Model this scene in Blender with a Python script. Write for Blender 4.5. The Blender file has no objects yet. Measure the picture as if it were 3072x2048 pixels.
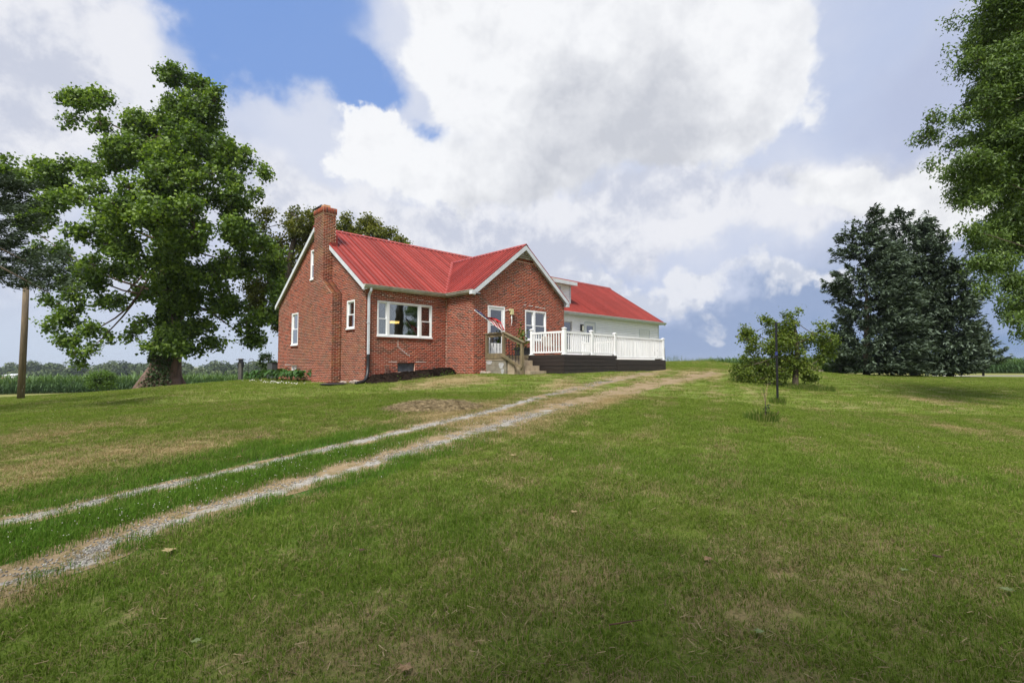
import bpy, bmesh, math, random
import numpy as np
from mathutils import Vector, Matrix, noise as mnoise
R = math.radians
rng = np.random.default_rng(7); random.seed(7)
sc = bpy.context.scene
col = sc.collection

# ---------------------------------------------------------------- camera
PITCH = R(2.76); FPX = 1474.0; CP, SP = math.cos(PITCH), math.sin(PITCH)
cam = bpy.data.cameras.new('camera'); cam.sensor_width = 36; cam.lens = 36*FPX/3072
cam.clip_start = 0.05; cam.clip_end = 6000
co = bpy.data.objects.new('camera', cam); col.objects.link(co)
co.location = (0, 0, 0); co.rotation_euler = (math.pi/2+PITCH, 0, 0); sc.camera = co
def ray(px, py):
    a = (px-1536)/FPX; b = (1024-py)/FPX
    return np.array([a, CP-b*SP, SP+b*CP])
def at(px, py, Y):                      # point at depth Y seen at that place of the 3072 px photograph
    r = ray(px, py); return r*Y/r[1]

# ---------------------------------------------------------------- sky
SUN_EL, SUN_AZ = R(56), R(199)          # azimuth clockwise from +Y
w = bpy.data.worlds.new('World'); sc.world = w; w.use_nodes = True
nt = w.node_tree; nt.nodes.clear()
class N:
    def __init__(s, nt): s.nt = nt
    def node(s, t, **k):
        n = s.nt.nodes.new(t)
        for a, b in k.items(): setattr(n, a, b)
        return n
    def put(s, sock, v):
        if isinstance(v, bpy.types.NodeSocket): s.nt.links.new(v, sock)
        elif v is not None: sock.default_value = v
    def m(s, op, a, b=None, c=None, clamp=False):
        n = s.node('ShaderNodeMath', operation=op, use_clamp=clamp)
        for i, v in enumerate((a, b, c)):
            if v is not None: s.put(n.inputs[i], v)
        return n.outputs[0]
    def vm(s, op, a, b=None, out=0):
        n = s.node('ShaderNodeVectorMath', operation=op); s.put(n.inputs[0], a)
        if b is not None: s.put(n.inputs[3 if op == 'SCALE' else 1], b)
        return n.outputs[out]
    def mix(s, f, a, b, blend='MIX'):
        n = s.node('ShaderNodeMix', data_type='RGBA', blend_type=blend)
        s.put(n.inputs[0], f)
        for i, v in ((6, a), (7, b)):
            s.put(n.inputs[i], (*v, 1) if isinstance(v, tuple) and len(v) == 3 else v)
        return n.outputs[2]
    def step(s, v, lo, hi):
        n = s.node('ShaderNodeMapRange', interpolation_type='SMOOTHSTEP'); s.put(n.inputs[0], v)
        s.put(n.inputs[1], lo); s.put(n.inputs[2], hi); return n.outputs[0]
    def noise(s, vec, scale, detail=3, rough=.5, dist=0, out=0, dims='3D'):
        n = s.node('ShaderNodeTexNoise', noise_dimensions=dims); s.put(n.inputs['Vector'], vec)
        n.inputs['Scale'].default_value = scale; n.inputs['Detail'].default_value = detail
        n.inputs['Roughness'].default_value = rough; n.inputs['Distortion'].default_value = dist
        return n.outputs[out]
k = N(nt)
geo = k.node('ShaderNodeNewGeometry').outputs['Incoming']
tc = k.node('ShaderNodeTexCoord').outputs['Generated']
sep = k.node('ShaderNodeSeparateXYZ'); k.put(sep.inputs[0], tc)
az = k.m('ARCTAN2', sep.outputs[0], sep.outputs[1]); el = k.m('ARCSINE', sep.outputs[2])
cmb = k.node('ShaderNodeCombineXYZ'); k.put(cmb.inputs[0], az); k.put(cmb.inputs[1], el)
nz = k.node('ShaderNodeTexNoise'); k.put(nz.inputs['Vector'], tc)
nz.inputs['Scale'].default_value = 3.2; nz.inputs['Detail'].default_value = 7; nz.inputs['Roughness'].default_value = .55
warp = k.vm('SCALE', k.vm('SUBTRACT', nz.outputs['Color'], (.5, .5, .5)), .34)
nz2 = k.node('ShaderNodeTexNoise'); k.put(nz2.inputs['Vector'], tc)
nz2.inputs['Scale'].default_value = 13; nz2.inputs['Detail'].default_value = 6; nz2.inputs['Roughness'].default_value = .6
P0 = cmb.outputs[0]; PW = k.vm('ADD', k.vm('ADD', P0, warp), k.vm('SCALE', k.vm('SUBTRACT', nz2.outputs['Color'], (.5, .5, .5)), .06))
def lit(scale, detail, rough, off):      # sunlit side minus far side of the billows
    a_ = k.noise(tc, scale, detail, rough, .25); b_ = k.noise(k.vm('ADD', tc, off), scale, detail, rough, .25); return k.m('SUBTRACT', a_, b_)
fb = k.noise(tc, 5.0, 8, .6, .4); fb2 = k.noise(tc, 2.2, 6, .55, .3)
def azel(x, y):                         # place in the sky, read off the photograph (2352 px wide)
    r = ray(x*1.3061, y*1.3061); r /= np.linalg.norm(r); return math.atan2(r[0], r[1]), math.asin(r[2])
def blob(x, y, rx, ry, base=PW, wgt=1.0):
    a, e = azel(x, y); cs = 1/1128.0; c2 = math.cos(a)*math.cos(e)
    d = k.vm('SUBTRACT', base, (a, e, 0))
    sx = cs*rx*max(c2, .45)*1.0; sy = cs*ry*max(c2, .45)
    n = k.vm('LENGTH', k.vm('MULTIPLY', d, (1/sx, 1/sy, 0)), out=1)
    v = k.step(n, 1.45, 0.0)
    return v if wgt == 1.0 else k.m('MULTIPLY', v, wgt)
def group(bl, base=PW):
    s = None
    for b in bl:
        v = blob(*b[:4], base=base, wgt=b[4] if len(b) > 4 else 1.0)
        s = v if s is None else k.m('ADD', s, v)
    return s
sky = k.node('ShaderNodeTexSky', sky_type='NISHITA', sun_disc=False, sun_elevation=SUN_EL, sun_rotation=SUN_AZ)
sky.air_density = 1.0; sky.dust_density = .6; sky.ozone_density = 1.5
EXPO = .55; S = 10.0/2**EXPO                                # the Background strength below is 0.1
def C3(r, g, b, s=1.0):                 # sRGB 0-255 to radiance at strength 0.1
    f = lambda c: ((c/255+.055)/1.055)**2.4 if c > 10 else c/255/12.92
    return (f(r)*S*s, f(g)*S*s, f(b)*S*s)
base = k.mix(.75, sky.outputs[0], C3(122, 163, 232))
fb3 = k.noise(tc, 11.0, 6, .6, .5)
# thin pale veil that covers all but a blue hole
hole = group([(430, 20, 230, 120), (560, 130, 200, 90, .8), (700, 90, 230, 120), (640, -80, 330, 130), (800, 200, 110, 70), (890, 190, 90, 60), (1030, 292, 110, 44, 1.2)])
veil = k.m('SUBTRACT', 1.0, k.m('MULTIPLY', k.step(k.m('ADD', hole, k.m('MULTIPLY', k.m('SUBTRACT', fb2, .5), 1.1)), .25, 1.25), .92))
c = k.mix(veil, base, k.mix(k.step(fb2, .35, .65), C3(190, 202, 230), C3(216, 222, 238)))
# darker rain sky low on the right
storm = group([(1750, 790, 560, 110), (2250, 640, 420, 240), (1620, 720, 300, 60, .7), (2700, 700, 500, 260), (3300, 740, 700, 300, .8)], base=PW)
c = k.mix(k.m('MULTIPLY', k.step(storm, .1, 1.0), .95), c, C3(150, 169, 204))
storm2 = group([(1800, 815, 500, 60), (2350, 800, 420, 80)], base=PW)
c = k.mix(k.m('MULTIPLY', k.step(storm2, .1, 1.2), .7), c, C3(120, 149, 190))
lav = group([(2150, 230, 260, 170), (2050, 560, 200, 90, .7), (1480, 560, 120, 60, .5)])
c = k.mix(k.m('MULTIPLY', k.step(lav, .1, 1.0), .75), c, C3(184, 193, 220))
# soft grey-white cloud bands
bands = group([(120, 120, 250, 200), (40, 300, 260, 160), (330, 60, 90, 60, .5), (330, 230, 140, 90, .6), (560, 330, 180, 110, .8), (700, 480, 260, 120), (300, 600, 500, 160, .7), (1050, 560, 420, 110),
               (1500, 520, 420, 90), (1900, 470, 420, 100), (1200, 680, 300, 70, .8), (2250, 60, 200, 90, .5), (2000, 350, 200, 60, .5)])
bm = k.step(k.m('ADD', bands, k.m('MULTIPLY', k.m('SUBTRACT', fb, .5), 1.4)), .2, .95)
lt = k.m('ADD', k.m('MULTIPLY', lit(4.5, 9, .62, (.03, .02, -.07)), 3.2), k.m('MULTIPLY', lit(14, 7, .62, (.01, .005, -.022)), 2.2))
bcol = k.mix(k.step(k.m('ADD', fb2, k.m('MULTIPLY', lt, .35)), .3, .65), C3(204, 209, 224), C3(240, 241, 246))
c = k.mix(k.m('MULTIPLY', bm, .88), c, bcol)
# generic broken cloud all round the sky, away from the photographed part too
az2 = k.m('ABSOLUTE', az); away = k.step(az2, .85, 1.2)
zen = k.step(el, .75, 1.0); outm = k.m('MAXIMUM', away, zen)
gen = k.m('MULTIPLY', k.step(k.noise(tc, 2.6, 7, .58, .3), .42, .6), outm)
c = k.mix(k.m('MULTIPLY', gen, .85), c, k.mix(k.step(fb, .35, .65), C3(198, 204, 220), C3(236, 238, 243)))
# the big cumulus
cum = group([(1020, 60, 170, 150), (1200, 90, 260, 200), (1500, 60, 330, 200), (1720, 110, 180, 190), (1300, -100, 600, 160), (1180, 260, 210, 130), (1400, 300, 300, 190),
             (1620, 300, 230, 150), (900, 330, 150, 110), (860, 290, 70, 60), (820, 330, 90, 70), (960, 400, 200, 100), (1100, 440, 240, 90), (1950, 430, 220, 70), (2080, 460, 200, 70),
             (2180, 440, 150, 70)])
low = group([(1520, 645, 120, 42), (1640, 650, 100, 38), (1890, 672, 100, 42), (1800, 630, 90, 30, .8), (1400, 640, 90, 34, .8), (1690, 700, 60, 18, .6)])
lm = k.step(k.m('ADD', low, k.m('MULTIPLY', k.m('SUBTRACT', fb, .5), 2.2)), .34, .8)
c = k.mix(k.m('MULTIPLY', lm, .85), c, k.mix(k.step(k.m('ADD', fb3, lt), .3, .75), C3(208, 214, 228), C3(236, 238, 244)))
cm = k.step(k.m('ADD', cum, k.m('MULTIPLY', k.m('SUBTRACT', fb, .5), 2.4)), .40, .80)
shade = group([(1420, 250, 300, 130), (1580, 330, 260, 140), (1350, 400, 260, 110), (1250, 500, 300, 80), (1650, 480, 300, 70), (1100, 540, 200, 60, .7), (1960, 520, 220, 50, .8)])
sh = k.step(k.m('ADD', k.m('MULTIPLY', shade, .75), k.m('ADD', k.m('MULTIPLY', k.m('SUBTRACT', fb, .5), 2.0), k.m('MULTIPLY', k.m('SUBTRACT', fb3, .5), 1.1))), -.15, 1.75)
sh = k.m('SUBTRACT', sh, k.m('MULTIPLY', lt, .42), clamp=True)
ccol = k.mix(sh, C3(250, 251, 253), C3(203, 206, 214))
c = k.mix(k.m('MULTIPLY', cm, .93), c, ccol)
# pale strip over the horizon on the left
lowl = k.m('MULTIPLY', k.step(el, .16, .0), k.step(az, .25, -.35))
c = k.mix(k.m('MULTIPLY', lowl, .8), c, C3(200, 213, 230))
bg = k.node('ShaderNodeBackground'); k.put(bg.inputs[0], c); bg.inputs[1].default_value = .1
k.put(k.node('ShaderNodeOutputWorld').inputs[0], bg.outputs[0])

sun = bpy.data.lights.new('sun', 'SUN'); sun.energy = 4.0; sun.angle = R(18); sun.color = (1, .96, .89)
so = bpy.data.objects.new('sun', sun); col.objects.link(so)
sd = Vector((math.sin(SUN_AZ)*math.cos(SUN_EL), math.cos(SUN_AZ)*math.cos(SUN_EL), math.sin(SUN_EL)))
so.rotation_euler = sd.to_track_quat('Z', 'Y').to_euler()
sc.view_settings.view_transform = 'Standard'; sc.view_settings.look = 'None'
sc.view_settings.exposure = EXPO; sc.view_settings.gamma = 1.0; sc.view_settings.use_curve_mapping = False
sc.cycles.max_bounces = 6; sc.cycles.transparent_max_bounces = 12; sc.cycles.diffuse_bounces = 3

# ---------------------------------------------------------------- helpers
def tag(o, label=None, cat=None, group=None, kind=None):
    if label: o['label'] = label
    if cat: o['category'] = cat
    if group: o['group'] = group
    if kind: o['kind'] = kind
    return o
OFF = {}
HO = ray(1092.7, 1100); HO = HO/HO[1]*18.0
HA = R(45.8); HU = (math.sin(HA), math.cos(HA)); HV = (-math.cos(HA), math.sin(HA))
HROT = math.atan2(HU[1], HU[0])
def hw(u, v, z=0): return np.array([HO[0]+HU[0]*u+HV[0]*v, HO[1]+HU[1]*u+HV[1]*v, z])
def hroot(name, u, v, z):               # an Empty in the house's own axes (u along the front, v to the back)
    o = bpy.data.objects.new(name, None); col.objects.link(o)
    o.location = hw(u, v, z); o.rotation_euler = (0, 0, HROT); OFF[o.name] = Vector((u, v, z)); return o
def wroot(name, x, y, z):
    o = bpy.data.objects.new(name, None); col.objects.link(o); o.location = (x, y, z); OFF[o.name] = Vector((x, y, z)); return o
def mesh_obj(name, V, F, mat, parent=None, smooth=False, attrs=None, off=None):
    me = bpy.data.meshes.new(name)
    V = np.asarray(V, dtype=np.float64)
    if off is None: off = OFF.get(parent.name) if parent else None
    if off is not None: V = V-np.array(off)
    me.from_pydata(V.tolist() if len(V) < 20000 else V, [], F if not isinstance(F, np.ndarray) else F.tolist())
    if mat: me.materials.append(mat)
    if attrs:
        for n_, (dom, arr) in attrs.items():
            a = me.attributes.new(n_, 'FLOAT', dom); a.data.foreach_set('value', np.asarray(arr, dtype=np.float32))
    if smooth: me.polygons.foreach_set('use_smooth', [True]*len(me.polygons))
    me.update()
    o = bpy.data.objects.new(name, me); col.objects.link(o)
    if parent:
        o.parent = parent; OFF[o.name] = Vector(off) if off is not None else Vector((0, 0, 0))
    return o
def fast_mesh(name, V, F, mat, attrs=None, smooth=False, parent=None, off=None):   # arrays, all faces with the same corner count
    me = bpy.data.meshes.new(name); V = np.asarray(V, np.float32)
    if off is None and parent: off = OFF.get(parent.name)
    if off is not None: V = V-np.array(off, np.float32)
    F = np.asarray(F, np.int32); n, c_ = F.shape
    me.vertices.add(len(V)); me.vertices.foreach_set('co', V.ravel())
    me.loops.add(n*c_); me.loops.foreach_set('vertex_index', F.ravel())
    me.polygons.add(n); me.polygons.foreach_set('loop_start', np.arange(0, n*c_, c_, dtype=np.int32))
    try: me.polygons.foreach_set('loop_total', np.full(n, c_, np.int32))
    except Exception: pass
    if smooth: me.polygons.foreach_set('use_smooth', np.ones(n, bool))
    if mat: me.materials.append(mat)
    me.update(calc_edges=True); me.validate()
    if attrs:
        for n_, (dom, arr) in attrs.items():
            a = me.attributes.new(n_, 'FLOAT', dom); a.data.foreach_set('value', np.asarray(arr, dtype=np.float32))
    if name is None: return me
    o = bpy.data.objects.new(name, me); col.objects.link(o)
    if parent: o.parent = parent; OFF[o.name] = Vector(off) if off is not None else Vector((0, 0, 0))
    return o
BOXF = [(0, 3, 2, 1), (4, 5, 6, 7), (0, 1, 5, 4), (1, 2, 6, 5), (2, 3, 7, 6), (3, 0, 4, 7)]
class MB:
    def __init__(s): s.V = []; s.F = []; s.sm = False
    def add(s, V, F):
        b = len(s.V); s.V += [tuple(v) for v in V]; s.F += [tuple(i+b for i in f) for f in F]; return s
    def box(s, a, b):
        x0, y0, z0 = [min(a[i], b[i]) for i in range(3)]; x1, y1, z1 = [max(a[i], b[i]) for i in range(3)]
        return s.add([(x0, y0, z0), (x1, y0, z0), (x1, y1, z0), (x0, y1, z0), (x0, y0, z1), (x1, y0, z1), (x1, y1, z1), (x0, y1, z1)], BOXF)
    def bar(s, p, q, w_, h_, up=(0, 0, 1)):   # box beam from p to q
        p, q, up = Vector(p), Vector(q), Vector(up); d = (q-p).normalized(); x = d.cross(up).normalized()*w_/2; y = x.cross(d).normalized()*h_/2
        return s.add([p-x-y, p+x-y, p+x+y, p-x+y, q-x-y, q+x-y, q+x+y, q-x+y], BOXF)
    def prism(s, poly, d):                  # polygon of 3D points pushed along d
        n = len(poly); P = [Vector(p) for p in poly]; d = Vector(d)
        return s.add(P+[p+d for p in P], [tuple(range(n))[::-1], tuple(range(n, 2*n))]+[(i, (i+1) % n, n+(i+1) % n, n+i) for i in range(n)])
    def tube(s, pts, rad, n=8, caps=True):
        pts = [Vector(p) for p in pts]; m = len(pts); V = []; F = []
        rad = [rad]*m if isinstance(rad, (int, float)) else rad; ref = None
        for i, p in enumerate(pts):
            t = (pts[min(i+1, m-1)]-pts[max(i-1, 0)]).normalized()
            if ref is None: ref = t.cross(Vector((0, 0, 1)) if abs(t.z) < .9 else Vector((1, 0, 0))).normalized()
            ref = (ref-t*ref.dot(t)).normalized(); b = t.cross(ref)
            for j in range(n):
                a = 2*math.pi*j/n; V.append(p+(ref*math.cos(a)+b*math.sin(a))*rad[i])
        for i in range(m-1):
            for j in range(n): F.append((i*n+j, i*n+(j+1) % n, (i+1)*n+(j+1) % n, (i+1)*n+j))
        if caps: F += [tuple(range(n))[::-1], tuple(range((m-1)*n, m*n))]
        s.sm = True; return s.add(V, F)
    def build(s, name, mat, parent=None, smooth=None):
        return mesh_obj(name, s.V, s.F, mat, parent, smooth=False if smooth is None else smooth)
def bx(name, a, b, mat, parent=None): return MB().box(a, b).build(name, mat, parent)

def lattice(x, y, seed, f):             # smooth value noise on a lattice, 0..1
    x = np.asarray(x)*f+seed*17.3; y = np.asarray(y)*f+seed*5.1
    xi = np.floor(x).astype(np.int64); yi = np.floor(y).astype(np.int64); fx = x-xi; fy = y-yi
    fx = fx*fx*(3-2*fx); fy = fy*fy*(3-2*fy)
    def h(a, b):
        n_ = (a*374761393+b*668265263+seed*982451653) & 0xffffffff
        n_ = ((n_ ^ (n_ >> 13))*1274126177) & 0xffffffff
        return ((n_ ^ (n_ >> 16)) & 0xffff)/65535.0
    return (h(xi, yi)*(1-fx)+h(xi+1, yi)*fx)*(1-fy)+(h(xi, yi+1)*(1-fx)+h(xi+1, yi+1)*fx)*fy
def fbm(x, y, seed, f, o=4):
    r = 0; a = 1; t = 0
    for i in range(o): r = r+a*lattice(x, y, seed+i, f); t += a; a *= .55; f *= 2.1
    return r/t

# ---------------------------------------------------------------- materials
def newmat(name):
    m = bpy.data.materials.new(name); m.use_nodes = True; m.node_tree.nodes.clear(); return m, N(m.node_tree)
def finish(m, n, color, rough=.7, bump=None, bstr=.3, bdist=.01, metal=0, spec=.5, **kw):
    p = n.node('ShaderNodeBsdfPrincipled'); n.put(p.inputs['Base Color'], (*color, 1) if isinstance(color, tuple) else color)
    n.put(p.inputs['Roughness'], rough); p.inputs['Metallic'].default_value = metal; p.inputs['Specular IOR Level'].default_value = spec
    if bump is not None:
        b = n.node('ShaderNodeBump'); b.inputs['Strength'].default_value = bstr; b.inputs['Distance'].default_value = bdist
        n.put(b.inputs['Height'], bump); n.put(p.inputs['Normal'], b.outputs[0])
    n.put(n.node('ShaderNodeOutputMaterial').inputs[0], p.outputs[0]); return m
def pos(n): return n.node('ShaderNodeNewGeometry').outputs['Position']
def stretch(n, v, s): return n.vm('MULTIPLY', v, s)
def plain(name, c1, c2=None, rough=.7, scale=3, bump=True, bscale=60, bstr=.2, metal=0, spec=.5, st=(1, 1, 1), dirt=None, dirtamt=.4):
    m, n = newmat(name); p = stretch(n, pos(n), st)
    c2 = c2 or tuple(x*.8 for x in c1)
    f = n.step(n.noise(p, scale, 5, .6), .35, .65); c_ = n.mix(f, c1, c2)
    if dirt: c_ = n.mix(n.m('MULTIPLY', n.step(n.noise(pos(n), 1.7, 6, .65), .48, .72), dirtamt), c_, dirt)
    r_ = n.m('ADD', rough, n.m('MULTIPLY', n.m('SUBTRACT', n.noise(p, scale*4, 3), .5), .2))
    return finish(m, n, c_, r_, n.noise(p, bscale, 3) if bump else None, bstr, .004, metal, spec)
def shaded(name, ramp, rough=.8, attr='shade', transl=0.0, spec=.3, noise_amt=.25, nscale=8, patch=None, inst=None):
    m, n = newmat(name); a = n.node('ShaderNodeAttribute', attribute_name=attr)
    r_ = n.node('ShaderNodeValToRGB'); e = r_.color_ramp.elements
    while len(e) < len(ramp): e.new(.5)
    for i, (p_, c_) in enumerate(ramp): e[i].position = p_; e[i].color = (*c_, 1)
    n.put(r_.inputs[0], a.outputs['Fac']); c_ = r_.outputs[0]
    f = n.noise(pos(n), nscale, 4, .6)
    c_ = n.mix(1.0, c_, n.mix(f, (1-noise_amt,)*3, (1+noise_amt,)*3), 'MULTIPLY')
    if patch: c_ = n.mix(n.m('MULTIPLY', n.step(n.noise(pos(n), patch[1], 4, .6), .45, .7), patch[2]), c_, patch[0])
    p = n.node('ShaderNodeBsdfPrincipled'); n.put(p.inputs['Base Color'], c_); p.inputs['Roughness'].default_value = rough; p.inputs['Specular IOR Level'].default_value = spec
    out = p.outputs[0]
    if transl:
        t = n.node('ShaderNodeBsdfTranslucent'); n.put(t.inputs[0], n.mix(1.0, c_, (1.25, 1.3, .6), 'MULTIPLY'))
        s_ = n.node('ShaderNodeMixShader'); s_.inputs[0].default_value = transl; n.put(s_.inputs[1], out); n.put(s_.inputs[2], t.outputs[0]); out = s_.outputs[0]
    n.put(n.node('ShaderNodeOutputMaterial').inputs[0], out); return m
def grassmat(name, green, green2, straw, transl=.25):
    m, n = newmat(name)
    sh = n.node('ShaderNodeAttribute', attribute_name='shade').outputs['Fac']
    dry = n.node('ShaderNodeAttribute', attribute_name='dry', attribute_type='INSTANCER').outputs['Fac']
    lush = n.node('ShaderNodeAttribute', attribute_name='lush', attribute_type='INSTANCER').outputs['Fac']
    g = n.mix(sh, green, green2); g = n.mix(lush, g, n.mix(sh, (.062, .140, .014), (.125, .22, .026)))
    g = n.mix(1.0, g, n.mix(n.noise(pos(n), 1.1, 4, .6), (.72, .78, .7), (1.25, 1.2, 1.25)), 'MULTIPLY')
    isdry = n.step(n.m('ADD', sh, n.m('SUBTRACT', dry, .04)), .78, .95)
    c_ = n.mix(isdry, g, n.mix(sh, straw, tuple(x*.55 for x in straw)))
    p = n.node('ShaderNodeBsdfPrincipled'); n.put(p.inputs['Base Color'], c_); p.inputs['Roughness'].default_value = .75; p.inputs['Specular IOR Level'].default_value = .08
    t = n.node('ShaderNodeBsdfTranslucent'); n.put(t.inputs[0], n.mix(1.0, c_, (1.2, 1.25, .7), 'MULTIPLY'))
    s_ = n.node('ShaderNodeMixShader'); s_.inputs[0].default_value = transl; n.put(s_.inputs[1], p.outputs[0]); n.put(s_.inputs[2], t.outputs[0])
    n.put(n.node('ShaderNodeOutputMaterial').inputs[0], s_.outputs[0]); return m

M = {}
M['white'] = plain('white_vinyl', (.84, .85, .86), (.78, .79, .80), .45, 2, bstr=.05, dirt=(.55, .54, .48), dirtamt=.12)
M['siding'] = plain('bright_siding', (.92, .92, .96), (.88, .88, .92), .5, 2, bstr=.04)
M['trim'] = plain('white_trim_paint', (.62, .66, .70), (.55, .58, .62), .5, 3, bstr=.1, dirt=(.4, .4, .36), dirtamt=.35)
M['gutter'] = plain('weathered_gutter_enamel', (.50, .50, .44), (.38, .38, .32), .45, 4, bstr=.05, st=(1, 1, .3), dirt=(.16, .15, .11), dirtamt=.5)
M['mortar'] = plain('tan_mortar', (.66, .46, .36), (.56, .38, .29), .95, 4, bscale=150, bstr=.5)
M['patchmortar'] = plain('white_patch_mortar', (.72, .70, .66), None, .9, 6)
M['block'] = plain('concrete_block', (.27, .25, .20), (.20, .18, .14), .95, 3, bscale=90, bstr=.6, dirt=(.13, .11, .07), dirtamt=.6)
M['plaster'] = plain('pale_cement_patch', (.44, .44, .45), (.34, .34, .34), .9, 8)
M['concrete'] = plain('worn_concrete', (.38, .31, .22), (.29, .23, .16), .95, 5, bscale=120, bstr=.6, dirt=(.17, .13, .08), dirtamt=.5)
M['oldwood'] = plain('weathered_deck_wood', (.22, .17, .095), (.13, .10, .06), .85, 9, bscale=60, bstr=.6, st=(1, 1, .2), dirt=(.10, .10, .05), dirtamt=.5)
M['darkwood'] = plain('dark_brown_stain', (.030, .021, .018), (.020, .015, .013), .6, 6, bscale=40, bstr=.4, st=(.3, .3, 3))
M['black'] = plain('black_plastic', (.012, .012, .014), (.02, .02, .022), .45, 4, bstr=.1)
M['steel'] = plain('dark_metal', (.03, .03, .035), None, .4, 4, metal=.6)
M['terracotta'] = plain('terracotta_flue', (.55, .30, .14), (.45, .23, .11), .8, 6)
M['cream'] = plain('aged_cream_plastic', (.62, .58, .30), (.5, .46, .25), .5, 8)
M['galv'] = plain('grey_acrylic_block', (.10, .115, .13), (.05, .06, .075), .35, 5)
M['room'] = plain('interior_paint', (.16, .14, .12), None, .9, 2)
M['curtain'] = plain('curtain_cloth', (.30, .30, .29), (.15, .15, .15), .9, 6, st=(8, 8, .3))
M['pole'] = plain('pole_timber', (.17, .125, .075), (.10, .075, .05), .9, 5, bscale=30, bstr=.7, st=(4, 4, .3))
M['greywood'] = plain('grey_weathered_timber', (.10, .095, .085), (.06, .055, .05), .9, 5, st=(4, 4, .4))
M['bark'] = plain('bark', (.11, .085, .06), (.055, .042, .03), .95, 3, bscale=14, bstr=1.0, st=(2, 2, .6))
M['sycbark'] = plain('sycamore_bark', (.17, .10, .075), (.085, .055, .042), .95, 2.2, bscale=9, bstr=1.0, st=(1.5, 1.5, .5), dirt=(.26, .20, .16), dirtamt=.5)
M['limb'] = plain('pale_limb_bark', (.16, .13, .10), (.08, .065, .05), .9, 4, bscale=20, bstr=.6)
M['stone'] = plain('pale_limestone', (.36, .30, .25), (.26, .21, .17), .9, 6, bscale=50, bstr=.6)
M['mulch'] = plain('black_mulch', (.008, .006, .005), (.022, .015, .011), .95, 12, bscale=45, bstr=1.0, spec=.05)
M['ac'] = plain('grey_enamel', (.06, .065, .07), None, .5, 3)
M['bluespruce_bark'] = M['bark']
M['shingle'] = plain('old_tan_roof', (.28, .20, .13), None, .9)
M['barn'] = plain('barn_metal', (.70, .72, .75), None, .5)
m, n = newmat('red_brick')
a = n.node('ShaderNodeAttribute', attribute_name='shade').outputs['Fac']
rp = n.node('ShaderNodeValToRGB'); e = rp.color_ramp.elements
for i, (p_, c_) in enumerate([(0, (.10, .032, .022)), (.18, (.16, .040, .024)), (.45, (.26, .050, .024)), (.8, (.31, .060, .029)), (1, (.36, .10, .045))]):
    if i > 1: e.new(p_)
    e[i].position = p_; e[i].color = (*c_, 1)
n.put(rp.inputs[0], a); c_ = n.mix(1.0, rp.outputs[0], n.mix(n.noise(pos(n), 25, 4, .65), (.72, .72, .72), (1.25, 1.2, 1.2)), 'MULTIPLY')
c_ = n.mix(n.m('MULTIPLY', n.step(n.noise(pos(n), .9, 5, .6), .48, .75), .45), c_, (.14, .065, .04))
c_ = n.mix(n.m('MULTIPLY', n.step(n.noise(stretch(n, pos(n), (3, 3, .5)), 1.1, 5, .6), .55, .75), .35), c_, (.10, .04, .03))
stain = n.node('ShaderNodeAttribute', attribute_name='soot').outputs['Fac']
c_ = n.mix(n.m('MULTIPLY', stain, n.m('ADD', .35, n.m('MULTIPLY', n.noise(pos(n), 3, 4), .7))), c_, n.mix(n.step(n.noise(pos(n), 2.2, 3), .45, .6), (.07, .035, .024), (.17, .10, .035)))
M['brick'] = finish(m, n, c_, .88, n.noise(pos(n), 90, 3), .4, .004, spec=.3)
def roofmat(name, c1, c2):
    m, n = newmat(name); a = n.node('ShaderNodeAttribute', attribute_name='shade').outputs['Fac']
    c_ = n.mix(a, c1, c2); c_ = n.mix(n.m('MULTIPLY', n.step(n.noise(stretch(n, pos(n), (1, 1, 1)), 1.1, 5, .6), .4, .7), .35), c_, tuple(x*.82 for x in c1))
    c_ = n.mix(n.m('MULTIPLY', n.step(n.noise(pos(n), 30, 3, .6), .62, .75), .25), c_, (.30, .13, .10))
    return finish(m, n, c_, n.m('ADD', .34, n.m('MULTIPLY', n.noise(pos(n), 5, 3), .18)), n.noise(pos(n), 3, 3), .15, .012, spec=.35)
M['roof'] = roofmat('red_painted_steel', (.19, .026, .019), (.305, .046, .036))
M['roofcap'] = roofmat('faded_red_flashing', (.32, .055, .045), (.38, .08, .06))
m, n = newmat('window_glass')
fr = n.node('ShaderNodeFresnel'); fr.inputs[0].default_value = 1.75
gl = n.node('ShaderNodeBsdfGlossy'); gl.inputs['Roughness'].default_value = .015; gl.inputs[0].default_value = (.95, .97, 1, 1)
b = n.node('ShaderNodeBump'); b.inputs['Strength'].default_value = .05; b.inputs['Distance'].default_value = .03; n.put(b.inputs['Height'], n.noise(pos(n), 1.3, 2)); n.put(gl.inputs['Normal'], b.outputs[0])
tr = n.node('ShaderNodeBsdfTransparent'); tr.inputs[0].default_value = (.75, .8, .78, 1)
s_ = n.node('ShaderNodeMixShader'); n.put(s_.inputs[0], n.m('MULTIPLY', fr.outputs[0], 2.4, clamp=True)); n.put(s_.inputs[1], tr.outputs[0]); n.put(s_.inputs[2], gl.outputs[0])
n.put(n.node('ShaderNodeOutputMaterial').inputs[0], s_.outputs[0]); M['glass'] = m
m, n = newmat('lamp_glow'); em = n.node('ShaderNodeEmission'); em.inputs[0].default_value = (1, .55, .16, 1); em.inputs[1].default_value = 2.6
n.put(n.node('ShaderNodeOutputMaterial').inputs[0], em.outputs[0]); M['glow'] = m
M['lamp_white'] = plain('frosted_lamp_glass', (.75, .74, .62), None, .3, 3)
for nm, c_ in (('flag_red', (.55, .02, .03)), ('flag_white', (.75, .74, .76)), ('flag_blue', (.025, .035, .17))):
    M[nm] = plain(nm, c_, tuple(x*.85 for x in c_), .8, 20)
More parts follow.
